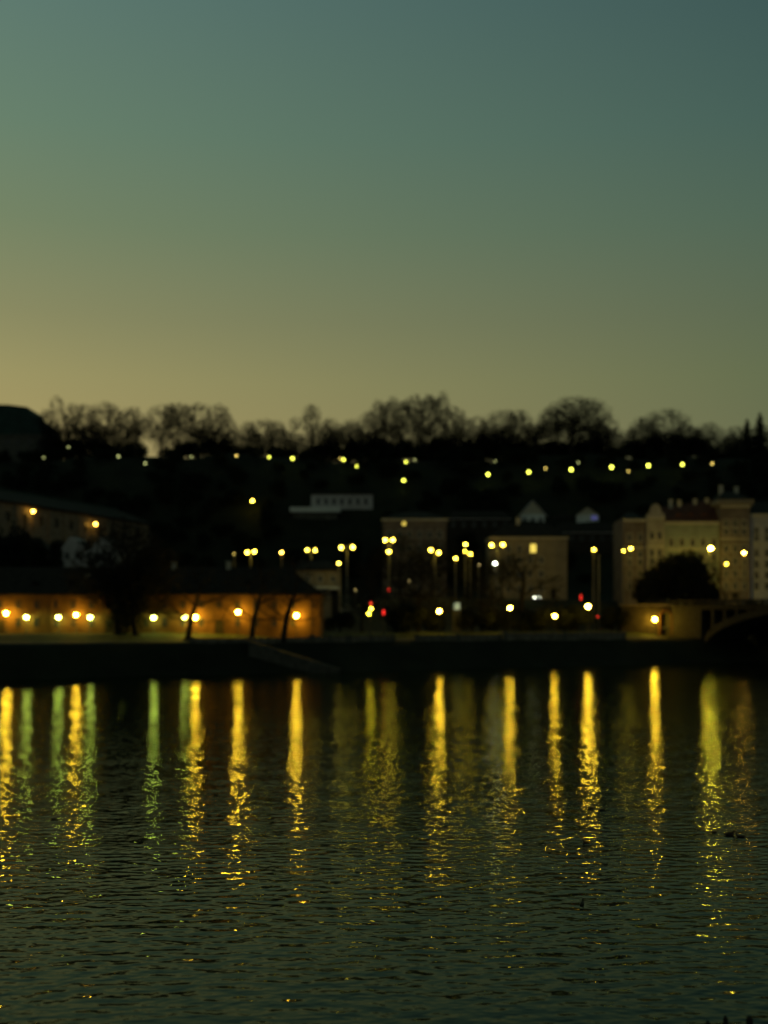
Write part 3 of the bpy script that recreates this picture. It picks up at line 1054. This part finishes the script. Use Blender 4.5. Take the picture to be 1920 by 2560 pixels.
hd = {109: 'faint pale lamp beside the palace on the crest', 171: 'faint pale lamp highest on the left part of the crest', 296: 'pale green lamp under the left group of bare trees',
      363: 'pale green lamp at the foot of the bright sky gap', 478: 'faint green lamp on the dark mound under the broad left tree', 1037: 'tiny green lamp right of the yellow one under the tallest trees',
      1238: 'tiny green lamp above the first lamp of the rising row', 1446: 'tiny pale lamp above the third lamp of the rising row'}
for px, py, r in hill_dim:
    p, d = hit_ground(px, py, 5.0)
    post_lamp(px, py, d, 'path_dim', r * 1.35, hd[px], 'lantern', 'path_lamp', 'lamp', 'lamps on the hill', top=p)
ho = {591: 'small orange lamp right of the broad left tree on the crest', 850: 'faint orange lamp touching a yellow one on the crest', 1364: 'tiny orange lamp between the second and third of the rising row',
      1571: 'tiny orange lamp between the fourth and fifth of the rising row', 1781: 'small orange lamp at the upper right end of the rising row', 631: 'bright lamp with orange glow alone on the dark slope above the square'}
for px, py, r in hill_orange:
    p, d = hit_ground(px, py, 5.0)
    post_lamp(px, py, d, 'path_orange' if px != 631 else 'street', r * (1.3 if px != 631 else 1.0), ho[px], 'lantern', 'path_lamp', 'lamp', 'lamps on the hill', top=p)

# wall lamps of the long hall
for px, py, l in ((83, 1278, 'orange wall lamp on the hillside hall near the left edge'), (239, 1310, 'orange wall lamp on the hillside hall, right one of two')):
    # intersect the ray with a line 1.1 m in front of the wall
    n = Vector((math.sin(ang), -math.cos(ang), 0))
    q0 = A0 + n * 1.3
    k = (px - CX) / F
    dirv = Vector((math.cos(ang), math.sin(ang), 0))
    s = (k * q0.y - q0.x) / (dirv.x - k * dirv.y)
    q = q0 + dirv * s
    z = EYE + (HY - py) / F * q.y
    LAMP_TARGETS.append((px, py, q.y))
    o = empty('wall_lamp', (q.x, q.y, z), l, 'lamp', 'wall lamps of the hillside hall', rz=ang)
    seg_mesh('globe', 'sodium_dim', o, MB().ball((0, 0, 0), 0.34))
    seg_mesh('bracket', 'metal', o, MB().tube([(0, 1.25, 0.6), (0, 0.5, 0.75), (0, 0, 0.36)], [0.05, 0.05, 0.05], 6))
    seg_mesh('cap', 'metal', o, MB().lathe([(0.36, 0.22), (0.28, 0.38), (0.05, 0.46)]))


# ------------------------------------------------------------------ traffic signals, cars, kiosk
def signal(label, px, d, lamps):
    top = P(px, lamps[0][0], d)
    g = tz(top.x, top.y)
    o = empty('traffic_signal', (top.x, top.y, g), label, 'traffic light', 'traffic lights')
    h = top.z - g
    seg_mesh('pole', 'metal', o, MB().tube([(0, 0.2, -0.1), (0, 0.2, h + 0.4)], [0.09, 0.07], 8))
    zs = [P(px, y, d).z - g for y, c, dx in lamps]
    MB().box(-0.3, 0.3, -0.12, 0.12, min(zs) - 0.4, h + 0.4).build('housing', M['metal'], o)
    for (y, c, dx), z in zip(lamps, zs):
        x = dx / F * d
        seg_mesh('lens', c, o, MB().ball((x, -0.2, z), 0.17))
    return o


signal('traffic light with one red above two yellow lamps at the promenade edge', 927, 224, [(1509, 'red', 0), (1522, 'yellow', 1), (1534, 'yellow', -5)])
signal('low traffic light showing two red lamps right of the yellow ones', 959, 228, [(1528, 'red', 0), (1534, 'red', 0)])
signal('single red traffic light higher up below the apartment block', 972, 282, [(1474, 'red', 0)])
signal('traffic light showing two small reds left of the mast at the bridge end', 1452, 284, [(1490, 'red', 0), (1497, 'red', 0)])


def car(label, px, d, rz, front):
    p = P(px, 1500, d)
    g = tz(p.x, p.y) + 0.05
    o = empty('parked_car', (p.x, p.y, g), label, 'car', 'cars on the square', rz=rz)
    body = [(-2.1, 0.35), (2.05, 0.35), (2.15, 0.6), (2.05, 0.85), (1.2, 0.98), (0.55, 1.42), (-0.9, 1.47), (-1.65, 1.02), (-2.1, 0.95)]
    m = MB()
    rows = []
    for yy, k in ((-0.86, 0.9), (-0.9, 1.0), (0.9, 1.0), (0.86, 0.9)):
        rows.append([(x * (0.99 if k < 1 else 1), yy * (0.82 if z > 1.1 else 1), 0.35 + (z - 0.35) * (0.97 if k < 1 else 1)) for x, z in body + body[:1]])
    m.quad_grid(rows)
    m.poly([p_ for p_ in rows[0][:-1]])
    m.poly([p_ for p_ in rows[3][:-1]][::-1])
    m.build('body', M['carpaint'], o)
    MB().slab([(-0.8, 1.03), (0.5, 1.03), (0.3, 1.36), (-0.75, 1.38)], -0.9, 0.9).build('side_window', M['glass'], o)
    for x in (-1.3, 1.3):
        for y in (-0.82, 0.82):
            w_ = MB()
            w_.v = []
            mm = MB().tube([(x, y - 0.1, 0.32), (x, y + 0.1, 0.32)], [0.32, 0.32], 14)
            wl_ = mm.build('wheel', M['tyre'], o)
            MB().tube([(x, y - 0.115, 0.32), (x, y + 0.115, 0.32)], [0.19, 0.19], 10).build('rim', M['polemetal'], wl_)
    for y, s in ((-0.65, 1.0), (0.65, 0.55 if front else 1.0)):
        seg_mesh('headlight', 'headlight' if front else 'glass', o, MB().ball((2.08, y, 0.68), 0.16 * s if front else 0.09))
        seg_mesh('tail_light', 'glass' if front else 'red', o, MB().ball((-2.08, y, 0.78), 0.1 if front else 0.14))
    return o


car('dark car facing the river with white headlights below the corner house', 1340, 292, math.radians(-90), True)
car('dark car at the bridge end seen from behind with red tail lights', 1502, 288, math.radians(75), False)
car('dark parked car half hidden beside the orange lit bridge approach', 1552, 290, math.radians(170), False)

p = P(1142, 1515, 246)
g = tz(p.x, p.y)
o = empty('kiosk', (p.x, p.y, g), 'small pale green lit display kiosk right of the lone lantern', 'kiosk')
zt = p.z - g
MB().box(-0.9, 0.9, 0, 0.7, -0.6, zt + 0.85).build('cabinet', M['metal'], o)
MB().box(-0.62, 0.62, -0.06, -0.002, zt - 0.75, zt + 0.65).build('lit_panel', M['litwhite'], o)
MB().box(-1.05, 1.05, -0.2, 0.8, zt + 0.852, zt + 1.0).build('roof', M['metal'], o)


# ------------------------------------------------------------------ trees
def bare_tree_mesh(seed, lobes, H=20.0, counts=(9, 90, 640, 2500), rt=0.40, trunk_top=0.55, lean=0.0):
    """a leafless tree: limbs, boughs and twigs grow towards points spread through the lobes of its crown"""
    rg = np.random.RandomState(seed)
    wood, fine = MB(), MB()
    lb = np.array(lobes, dtype=float) * H           # x, y, z, horizontal radius, vertical radius
    wts = lb[:, 3] ** 2 * lb[:, 4]
    wts = wts / wts.sum()

    def targets(n, shell):
        k = rg.choice(len(lb), n, p=wts)
        d = rg.normal(size=(n, 3))
        d /= np.linalg.norm(d, axis=1)[:, None]
        rr = rg.uniform(shell, 1.0, n) ** 0.7
        return lb[k, :3] + d * rr[:, None] * np.stack([lb[k, 3], lb[k, 3], lb[k, 4]], 1)

    zs = np.linspace(-0.4, H * trunk_top, 9)
    tp = np.stack([lean * zs + 0.18 * np.sin(zs * 0.5 + seed), 0.18 * np.cos(zs * 0.6 + seed), zs], 1)
    trad = rt * (1.0 - 0.62 * np.linspace(0, 1, 9))
    trad[0] *= 1.5
    wood.tube(tp.tolist(), trad.tolist(), 8, cap=False)
    nodes, nrad = tp[3:].copy(), trad[3:].copy()
    for stage, n in enumerate(counts):
        T = targets(n, (0.55, 0.3, 0.35, 0.45)[stage])
        T = T[np.argsort(T[:, 2])]
        rmax, rmin = ((0.20, 0.10), (0.10, 0.05), (0.055, 0.035), (0.036, 0.025))[stage]
        segs = (6, 4, 3, 2)[stage]
        new, newr = [], []
        for t in T:
            d = nodes - t
            hd = np.hypot(d[:, 0], d[:, 1])
            want = t[2] - (0.75 if stage == 0 else 0.45) * hd
            cost = np.sqrt((d ** 2).sum(1)) + 1.2 * np.maximum(nodes[:, 2] - want, 0)
            i = int(np.argmin(cost))
            p0 = nodes[i]
            v = t - p0
            L_ = np.linalg.norm(v)
            if L_ < 0.05: continue
            bend = np.array([0, 0, (-0.10 if stage < 2 else -0.05) * L_]) + rg.normal(size=3) * 0.05 * L_
            u = np.linspace(0, 1, segs + 1)[:, None]
            pts = p0 + v * u + bend * (4 * u * (1 - u))
            if stage < 3: pts[1:-1] += rg.normal(size=(segs - 1, 3)) * 0.03 * L_
            r0 = min(rmax, nrad[i] * 0.8)
            rads = np.linspace(r0, min(rmin, r0), segs + 1)
            (wood if stage == 0 else fine).tube(pts.tolist(), rads.tolist(), (7, 5, 3, 3)[stage], cap=False)
            new.append(pts[1:])
            newr.append(rads[1:])
        if new:
            nodes = np.concatenate([nodes] + new)
            nrad = np.concatenate([nrad] + newr)
    zmax = max(v[2] for v in fine.v)
    k = H / zmax
    for mb in (wood, fine):
        mb.v = [(x * k, y * k, z * k) for x, y, z in mb.v]
    xs2 = sorted(v[0] for v in fine.v)
    width = xs2[int(len(xs2) * 0.99)] - xs2[int(len(xs2) * 0.01)]
    return wood, fine, width


PROTO = {}


def proto(name, **kw):
    w_, f_, width = bare_tree_mesh(**kw)
    a = w_.build('trunk', M['bark'], None)
    b_ = f_.build('crown', M['twig'], None)
    PROTO[name] = (a.data, b_.data, width, kw.get('H', 20.0))
    bpy.data.objects.remove(a)
    bpy.data.objects.remove(b_)


# lobes: x, y, z, horizontal radius, vertical radius as fractions of the height
proto('round1', seed=3, lobes=[(0, 0, .68, .24, .30), (-.16, .04, .55, .17, .20), (.17, -.05, .58, .16, .22), (.02, .12, .50, .18, .18)])
proto('round2', seed=8, lobes=[(-.10, 0, .70, .20, .26), (.14, .05, .74, .17, .25), (-.24, -.04, .50, .13, .15), (.26, 0, .52, .12, .16), (.02, -.1, .52, .2, .16)])
proto('vase1', seed=14, lobes=[(-.17, 0, .74, .13, .24), (.02, .06, .80, .13, .20), (.18, -.03, .72, .13, .25), (0, -.05, .52, .15, .18)], trunk_top=0.42)
proto('vase2', seed=21, lobes=[(-.10, 0, .66, .13, .30), (.10, .03, .72, .13, .28), (.22, 0, .55, .09, .16), (-.2, .03, .48, .09, .14)], trunk_top=0.45)
proto('slim', seed=33, lobes=[(0, 0, .70, .11, .30), (.05, .03, .45, .10, .18), (-.06, -.03, .40, .09, .15)], counts=(9, 70, 400, 1300), trunk_top=0.7)
proto('dense', seed=40, lobes=[(0, 0, .66, .26, .33), (-.16, .06, .5, .18, .24), (.17, -.04, .48, .17, .24), (0, .1, .36, .22, .18)], counts=(11, 100, 700, 3000))
proto('lopsided', seed=52, lobes=[(.10, 0, .72, .17, .27), (-.14, .04, .58, .16, .16), (.25, -.04, .52, .11, .14), (-.02, .1, .45, .14, .14)], counts=(9, 70, 480, 1700))
proto('sprawl', seed=71, rt=0.75, lobes=[(-.26, 0, .62, .18, .16), (.25, .04, .58, .18, .14), (0, -.06, .82, .18, .18), (-.30, 0, .36, .12, .08), (.30, 0, .34, .12, .08)], counts=(11, 46, 150, 260), trunk_top=0.7)
proto('tuft', seed=61, lobes=[(-.16, 0, .80, .11, .17), (.13, .04, .70, .15, .22), (-.05, -.06, .52, .16, .18), (-.22, 0, .50, .1, .12), (.24, 0, .46, .1, .12)], counts=(9, 70, 480, 1700))


def place_tree(kind, loc, h, width, label, group, rz, name='bare_tree'):
    td, cd, w0, h0 = PROTO[kind]
    o = empty(name, loc, label, 'tree', group, rz=rz)
    o.scale = (width / w0, width / w0, h / h0)
    for nm, dt in (('trunk', td), ('crown', cd)):
        c = bpy.data.objects.new(nm, dt)
        COL.objects.link(c)
        c.parent = o
    return o


# skyline trees, one entry per crown in the photo: px, top py, width px, kind, depth
sky_trees = [(122, 1018, 64, 'round2', 440), (166, 992, 92, 'tuft', 444), (214, 1008, 84, 'dense', 440), (262, 1002, 92, 'dense', 446), (306, 1012, 74, 'round2', 442), (346, 1011, 84, 'lopsided', 438),
             (404, 1010, 92, 'round1', 444), (446, 1006, 80, 'vase2', 438), (494, 1003, 128, 'vase1', 432), (556, 1030, 76, 'dense', 438), (604, 1050, 76, 'lopsided', 444), (660, 1047, 92, 'round1', 440),
             (714, 1043, 84, 'tuft', 446), (779, 1008, 56, 'slim', 438), (826, 1044, 62, 'slim', 442), (872, 1042, 104, 'lopsided', 446), (928, 1026, 84, 'dense', 438), (962, 988, 84, 'vase2', 442), (1004, 1002, 92, 'vase1', 436),
             (1048, 985, 100, 'vase1', 440), (1088, 974, 80, 'vase2', 444), (1130, 1014, 92, 'round1', 438), (1172, 1034, 88, 'tuft', 444), (1206, 1062, 60, 'round1', 440), (1258, 1024, 124, 'round1', 440), (1296, 1022, 84, 'dense', 446),
             (1344, 1052, 84, 'lopsided', 438), (1392, 1008, 110, 'round2', 444), (1430, 990, 150, 'round1', 440), (1478, 993, 104, 'dense', 436), (1500, 1050, 70, 'vase2', 444), (1556, 1072, 84, 'tuft', 440), (1612, 1040, 84, 'dense', 444),
             (1664, 1022, 132, 'dense', 438), (1716, 1062, 86, 'dense', 444), (1772, 1050, 110, 'lopsided', 438), (1828, 1082, 70, 'round2', 446)]
kind_word = {'round1': 'rounded bare tree', 'round2': 'wide open bare tree', 'vase1': 'tall vase shaped bare tree', 'vase2': 'upright forked bare tree', 'slim': 'slim upright bare tree', 'dense': 'dense twiggy bare tree', 'lopsided': 'lopsided bare tree', 'tuft': 'bare tree with a raised tuft'}
for i, (px, top, wpx, kind, d) in enumerate(sky_trees):
    p = P(px, top, d)
    g = tz(p.x, p.y) - 0.3
    h = p.z - g
    w_ = wpx / F * d * 1.18
    place_tree(kind, (p.x, p.y, g), h, w_, '%s on the crest, %s crown from the left' % (kind_word[kind], ordinal(i)), 'bare trees along the hill crest', rnd.uniform(0, 6.28))

# a second row just behind, seen between the crowns of the first
for i in range(48):
    px = 128 + i * 38 + rnd.uniform(-12, 12)
    if 360 < px < 412 or px > 1920: continue
    d = rnd.uniform(456, 470)
    top = 1064 + rnd.uniform(-14, 26) + (18 if 560 < px < 740 else 0) + (14 if px > 1520 else 0)
    p = P(px, top, d)
    g = tz(p.x, p.y) - 0.3
    kind = ('round1', 'vase2', 'dense', 'round2', 'lopsided')[i % 5]
    place_tree(kind, (p.x, p.y, g), p.z - g, rnd.uniform(70, 100) / F * d * 1.1, 'shorter bare tree behind the first row on the crest, %s from the left' % ordinal(i), 'bare trees behind the crest row', rnd.uniform(0, 6.28))

# bare trees by the river: px, top py, base depth, width px, kind, lean, label
river_trees = [(292, 1290, 208, 250, 'dense', 0.03, 'big thick stemmed tree hiding the ochre wall, left of its twin'),
               (340, 1310, 209, 230, 'round1', -0.05, 'big dark tree hiding the ochre wall, right of its twin'),
               (468, 1400, 207, 180, 'sprawl', 0.22, 'leaning tree whose stem stands between a white and an orange lamp'),
               (626, 1380, 208, 170, 'sprawl', 0.20, 'thin leaning tree right of the fourth orange lantern'),
               (704, 1370, 209, 180, 'sprawl', 0.24, 'thin leaning tree left of the fifth orange lantern'),
               (1306, 1368, 262, 215, 'sprawl', 0.0, 'bare tree with spreading branches before the corner house'),
               (1000, 1330, 300, 120, 'dense', 0.0, 'bare tree before the left half of the apartment block'),
               (1082, 1345, 304, 110, 'round1', 0.0, 'bare tree before the right half of the apartment block'),
               (1632, 1388, 277, 120, 'lopsided', 0.0, 'bare tree poking out left of the wide round tree'),
               (1752, 1380, 277, 120, 'tuft', 0.0, 'bare tree poking out right of the wide round tree'),
               (1254, 1380, 299, 95, 'round2', 0.0, 'bare tree before the left corner of the corner house'),
               (1180, 1372, 303, 90, 'vase2', 0.0, 'slim bare tree in the gap left of the corner house'),
               (930, 1365, 300, 90, 'lopsided', 0.0, 'bare tree in the dark gap left of the apartment block'),
               (1046, 1400, 246, 170, 'dense', 0.0, 'dark bare tree between the red signals and the lone lantern'),
               (905, 1440, 236, 110, 'round1', 0.05, 'small bare tree behind the yellow signals'),
               (1205, 1440, 254, 120, 'dense', -0.05, 'small dark tree left of the corner house tree')]
for px, top, d, wpx, kind, lean, l in river_trees:
    x = (px - CX) / F * d
    g = tz(x, d) - 0.2
    h = EYE + (HY - top) / F * d - g
    o = place_tree(kind, (x, d, g), h, wpx / F * d, l, 'bare trees along the river', rnd.uniform(0, 6.28))
    o.rotation_euler = (0, lean, 0)


def leaf_cloud(seed, n, size, shape):
    """many small leaf clumps filling a volume given by shape(rng) -> (point, outward)"""
    r = random.Random(seed)
    m = MB()
    for _ in range(n):
        p = shape(r)
        a = Vector((r.gauss(0, 1), r.gauss(0, 1), r.gauss(0, 0.7))).normalized()
        b_ = a.orthogonal().normalized()
        c = a.cross(b_)
        s = size * r.uniform(0.6, 1.4)
        q = r.uniform(0, 6.28)
        u = (b_ * math.cos(q) + c * math.sin(q)) * s
        v = (c * math.cos(q) - b_ * math.sin(q)) * s * 0.6
        m.poly([p - u, p + v * 0.8, p + u, p - v])
    return m


def lobed(seed, lobes):
    r0 = random.Random(seed)
    L_ = []
    for _ in range(lobes):
        a = r0.uniform(0, 6.28)
        rad = r0.uniform(0.15, 0.62)
        L_.append((rad * math.cos(a), rad * math.sin(a), r0.uniform(0.25, 0.72), r0.uniform(0.24, 0.38)))

    def f(r):
        x, y, z, k = L_[r.randrange(lobes)]
        d = Vector((r.gauss(0, 1), r.gauss(0, 1), r.gauss(0, 1))).normalized() * k * r.random() ** 0.4
        return Vector((x + d.x, y + d.y, max(z + d.z * 0.85, 0.02)))
    return f


def bush_proto(seed, lobes=11, n=5200):
    m = leaf_cloud(seed, n, 0.035, lobed(seed, lobes))
    a = m.build('crown', M['leaf'])
    s = MB()
    r = random.Random(seed)
    s.tube([(0, 0, -0.05), (0.02, 0.01, 0.25), (0.0, 0.0, 0.6)], [0.05, 0.04, 0.02], 6)
    for k in range(5):
        q = 1.26 * k
        s.tube([(0, 0, 0.15), (0.2 * math.cos(q), 0.2 * math.sin(q), 0.4), (0.4 * math.cos(q), 0.4 * math.sin(q), 0.6)], [0.03, 0.02, 0.01], 5)
    t = s.build('trunk', M['bark'])
    d = (t.data, a.data)
    bpy.data.objects.remove(a)
    bpy.data.objects.remove(t)
    return d


BUSH = [bush_proto(5), bush_proto(6, 8), bush_proto(9, 14)]
_WIDE = [(-.62, 0, .26, .26), (-.36, .1, .44, .32), (-.05, 0, .60, .34), (.24, -.1, .64, .34), (.52, .1, .42, .32), (-.52, 0, .14, .28), (0, .1, .22, .40), (.50, 0, .14, .32), (.72, 0, .2, .2)]


def wide_shape(r):
    x, y, z, k = _WIDE[r.randrange(len(_WIDE))]
    d = Vector((r.gauss(0, 1), r.gauss(0, 1), r.gauss(0, 1))).normalized() * k * r.random() ** 0.4
    return Vector((x + d.x, y + d.y, max(z + d.z, 0.02)))


_a = leaf_cloud(17, 9000, 0.04, wide_shape).build('crown', M['leaf'])
WIDE = (BUSH[0][0], _a.data)
bpy.data.objects.remove(_a)


def place_bush(i, px, top, wpx, d, label, group, base=None, name='evergreen_tree', data=None, rz=None):
    x = (px - CX) / F * d
    g = (tz(x, d) if base is None else base) - 0.2
    h = EYE + (HY - top) / F * d - g
    o = empty(name, (x, d, g), label, 'tree', group, rz=i * 1.7 if rz is None else rz)
    w_ = wpx / F * d / 1.5
    o.scale = (w_, w_, h / 1.02)
    for nm, dt in zip(('trunk', 'crown'), data or BUSH[i % 3]):
        c = bpy.data.objects.new(nm, dt)
        COL.objects.link(c)
        c.parent = o
    return o


crest_bushes = [(150, 1092, 110), (205, 1082, 90), (262, 1092, 120), (330, 1098, 66), (452, 1096, 110), (540, 1082, 100), (585, 1118, 70), (700, 1112, 90), (790, 1098, 110), (845, 1108, 90), (925, 1088, 130), (985, 1092, 110), (1060, 1094, 130), (1130, 1086, 130), (1195, 1080, 110),
                (1262, 1094, 120), (1330, 1100, 110), (1400, 1096, 120), (1470, 1092, 120), (1530, 1116, 70), (1600, 1094, 100), (1660, 1082, 130), (1722, 1086, 110), (1800, 1120, 100), (1868, 1108, 110), (1925, 1106, 100)]
for i, (px, top, wpx) in enumerate(crest_bushes):
    place_bush(i, px, top, wpx, 447 + (i % 3) * 2, 'dark evergreen mound under the crest trees, %s from the left' % ordinal(i), 'evergreen undergrowth on the crest')
place_bush(0, 1690, 1368, 178, 278, 'wide dark round tree in front of the terraced houses', 'dark trees by the bridge', base=12.6, data=WIDE, rz=0.05)
for i, (px, top, wpx, d) in enumerate(((30, 1296, 130, 246), (110, 1318, 90, 252), (180, 1332, 100, 284), (262, 1338, 110, 290), (352, 1345, 120, 268))):
    place_bush(i, px, top, wpx, d, 'dark leafy tree below the hillside hall, %s from the left' % ordinal(i), 'dark trees below the hillside hall')
place_bush(2, 1905, 1478, 130, 268, 'low dark tree behind the bridge balustrade at the right edge', 'dark trees by the bridge')
place_bush(0, 318, 1395, 130, 211, 'dense ivy covered tree between the twin trees on the promenade', None)
for i, (px, top, wpx, d) in enumerate(((1010, 1505, 130, 243), (1180, 1510, 120, 249), (1075, 1512, 90, 246), (1350, 1515, 130, 258), (850, 1520, 80, 236), (1240, 1512, 110, 256), (1430, 1508, 100, 264), (1530, 1505, 90, 270))):
    place_bush(i, px, top, wpx, d, ['dark shrub under the red signals and bare tree', 'dark shrub below the white mast lamp', 'dark shrub right behind the lone lantern', 'dark shrub below the car headlights',
                                    'dark shrub at the end of the long building', 'dark shrub left of the lantern below the corner house', 'dark shrub left of the lantern beneath the mast', 'dark shrub left of the underpass'][i],
               'dark shrubs on the slope up to the street', name='evergreen_shrub')


# conifers at the right end of the crest
def conifer_mesh(seed):
    r = random.Random(seed)
    m = MB()
    for t in range(26):
        z = 0.10 + 0.88 * t / 26
        rad = 0.30 * (1 - z) ** 0.85 + 0.012
        for k in range(11):
            a = r.uniform(0, 6.28)
            q = rad * r.uniform(0.65, 1.15)
            d = Vector((math.cos(a), math.sin(a), 0))
            s = Vector((-math.sin(a), math.cos(a), 0))
            z2 = z + r.uniform(-0.02, 0.02)
            tip = Vector((0, 0, z2 - q * 0.22)) + d * q
            for j in range(5):
                f = 0.3 + 0.7 * j / 4
                c = Vector((0, 0, z2)).lerp(tip, f)
                wd = q * 0.30 * (1.15 - f)
                m.poly([c - s * wd - d * q * 0.12, c + Vector((0, 0, 0.012)), c + s * wd - d * q * 0.12, c + d * q * 0.06 - Vector((0, 0, 0.02))])
    return m


cm = conifer_mesh(2).build('crown', M['leaf'])
tm = MB().tube([(0, 0, -0.03), (0, 0, 0.5), (0, 0, 1.0)], [0.022, 0.014, 0.002], 7).build('trunk', M['bark'])
for px, top, wpx, d, l in ((1868, 1044, 84, 442, 'spruce with a pointed top, left one of two at the right edge of the crest'), (1900, 1028, 92, 440, 'taller pointed spruce nearest the right edge of the crest')):
    x = (px - CX) / F * d
    g = tz(x, d)
    o = empty('spruce_tree', (x, d, g), l, 'tree', 'spruces on the crest')
    h = EYE + (HY - top) / F * d - g
    w_ = wpx / F * d / 0.56
    o.scale = (w_, w_, h)
    for nm, dt in (('trunk', tm.data), ('crown', cm.data)):
        c = bpy.data.objects.new(nm, dt)
        COL.objects.link(c)
        c.parent = o
bpy.data.objects.remove(cm)
bpy.data.objects.remove(tm)

# the wood on the hillside, one dark mass below the crest
PROTECT = [(770, 940, 1225, 1335, 396), (728, 860, 1265, 1335, 396), (1300, 1358, 1245, 1320, 395), (1400, 1500, 1264, 1302, 395), (-20, 385, 1225, 1335, 350)]
r = random.Random(77)
wv, wf = [], []
srcs = []
for kind in ('round2', 'slim'):
    for dt in PROTO[kind][:2]:
        nv = len(dt.vertices)
        co = np.empty(nv * 3)
        dt.vertices.foreach_get('co', co)
        srcs.append((kind, co.reshape(-1, 3), [tuple(p_.vertices) for p_ in dt.polygons]))
leaf = leaf_cloud(91, 900, 0.06, lobed(91, 12))
lco, lfa = np.array([tuple(v) for v in leaf.v]), leaf.f
base_i = 0
count = 0
allv, allf = [], []
for _ in range(2600):
    x = r.uniform(-175, 175)
    y = r.uniform(332, 440)
    g = tz(x, y)
    if g < 20: continue
    h = r.uniform(3.5, 8.0)
    w_ = r.uniform(2.5, 4.6)
    px = CX + F * x / y
    if px < -80 or px > 2000: continue
    top = HY - F * (g + h - EYE) / y
    bot = HY - F * (g - EYE) / y
    hw = w_ * F / y + 5
    bad = any(abs(px - lx) < hw and ld > y - 6 and top - 8 < ly < bot + 2 for lx, ly, ld in LAMP_TARGETS)
    bad = bad or any(a - hw < px < b_ + hw and top < d_ and bot > c and y < dd + 12 for a, b_, c, d_, dd in PROTECT)
    if top < 1112: bad = True
    if bad: continue
    a = r.uniform(0, 6.28)
    ca, sa = math.cos(a), math.sin(a)
    v = lco * np.array([w_ * 1.1, w_ * 1.1, h])
    v = np.stack([v[:, 0] * ca - v[:, 1] * sa + x, v[:, 0] * sa + v[:, 1] * ca + y, v[:, 2] + g - 0.2], 1)
    allv.append(v)
    allf.append(np.array(lfa) + base_i)
    base_i += len(v)
    count += 1
    if count >= 420: break
me = bpy.data.meshes.new('hillside_wood')
vv, ff = np.concatenate(allv), np.concatenate(allf)
me.vertices.add(len(vv))
me.vertices.foreach_set('co', vv.ravel())
me.loops.add(ff.size)
me.loops.foreach_set('vertex_index', ff.ravel())
me.polygons.add(len(ff))
me.polygons.foreach_set('loop_start', np.arange(0, ff.size, 4))
me.update(calc_edges=True)
me.validate()
me.materials.append(M['leaf'])
o = bpy.data.objects.new('hillside_wood', me)
COL.objects.link(o)
tag(o, 'dark undergrowth and scrub covering the slope below the crest', 'woodland', kind='stuff')


# ------------------------------------------------------------------ ducks and stakes on the water
def duck_mesh():
    ring = [(-0.30, 0.075, 0.012, 0.012), (-0.24, 0.07, 0.045, 0.025), (-0.14, 0.055, 0.085, 0.065), (0.0, 0.045, 0.105, 0.085), (0.12, 0.05, 0.09, 0.08), (0.19, 0.09, 0.055, 0.06),
            (0.215, 0.15, 0.036, 0.035), (0.225, 0.20, 0.034, 0.034), (0.245, 0.235, 0.042, 0.040), (0.285, 0.235, 0.034, 0.032), (0.315, 0.225, 0.016, 0.012)]
    m = MB()
    rows = []
    for i, (x, z, wy, wz) in enumerate(ring):
        a = ring[max(i - 1, 0)]
        c = ring[min(i + 1, len(ring) - 1)]
        t = Vector((c[0] - a[0], 0, c[1] - a[1])).normalized()
        n = Vector((-t.z, 0, t.x))
        rows.append([Vector((x, 0, z)) + n * wz * math.sin(q) + Vector((0, wy * math.cos(q), 0)) for q in [2 * math.pi * k / 10 for k in range(11)]])
    m.quad_grid(rows)
    b_ = MB().tube([(0.305, 0, 0.225), (0.34, 0, 0.218), (0.365, 0, 0.214)], [0.014, 0.016, 0.008], 6)
    return m, b_


dm, db = duck_mesh()
d0 = dm.build('body', M['feather'], None, smooth=True)
d1 = db.build('bill', M['bill'], None)
ducks = [(1219, 1957, 1.0, 0.4, 'small dark duck left of the column below the corner house lamp'), (1475, 2016, 1.0, 2.6, 'dark duck in the orange column, left one of a pair'), (1505, 2022, 1.0, 0.3, 'dark duck right beside another in the orange column'),
         (1467, 2104, 0.95, 3.5, 'dark duck alone lower in the orange column'), (1455, 2258, 0.85, 1.2, 'dark duck lowest of all, left of the fading orange glints'), (1786, 2078, 0.9, 2.0, 'small dark duck left of the pair near the right edge'),
         (1823, 2085, 1.15, 0.1, 'larger dark duck of the pair near the right edge'), (1852, 2090, 1.0, 3.0, 'rightmost dark duck on the water'),
         (136, 2044, 0.9, 0.6, 'dark duck right of its neighbour in the left part of the river'), (56, 2016, 0.8, 2.2, 'leftmost dark duck on the river'), (1160, 1955, 0.8, 5.0, 'dark duck left of the small duck in the middle right of the river')]
for i, (px, py, s, rz, l) in enumerate(ducks):
    d = EYE * F / (py + 3 - HY)
    o = empty('duck', ((px - CX) / F * d, d, 0.0), l, 'duck', 'ducks swimming on the river', rz=rz)
    o.scale = (s * 0.72,) * 3
    for nm, dt in (('body', d0.data), ('bill', d1.data)):
        c = bpy.data.objects.new(nm, dt)
        COL.objects.link(c)
        c.parent = o
bpy.data.objects.remove(d0)
bpy.data.objects.remove(d1)

for px, py, w_, l in ((1770, 2553, 0.05, 'lowest old wooden stake at the bottom right edge'), (1814, 2540, 0.05, 'straight dark wooden stake between two others at the bottom right'), (1874, 2541, 0.07, 'pointed dark wooden stake at the far bottom right')):
    d = 23.4
    q = P(px, py, d)
    h = q.z
    m = MB().tube([(0, 0, -1.2), (0.01, 0, h * 0.5), (0.0, 0.01, h * 0.93), (-0.012, 0, h)], [w_ * 1.25, w_ * 1.1, w_, w_ * 0.55], 9)
    o = m.build('wooden_stake', M['wood'])
    o.location = (q.x, d, 0)
    tag(o, l, 'stake', 'old wooden stakes in the water')
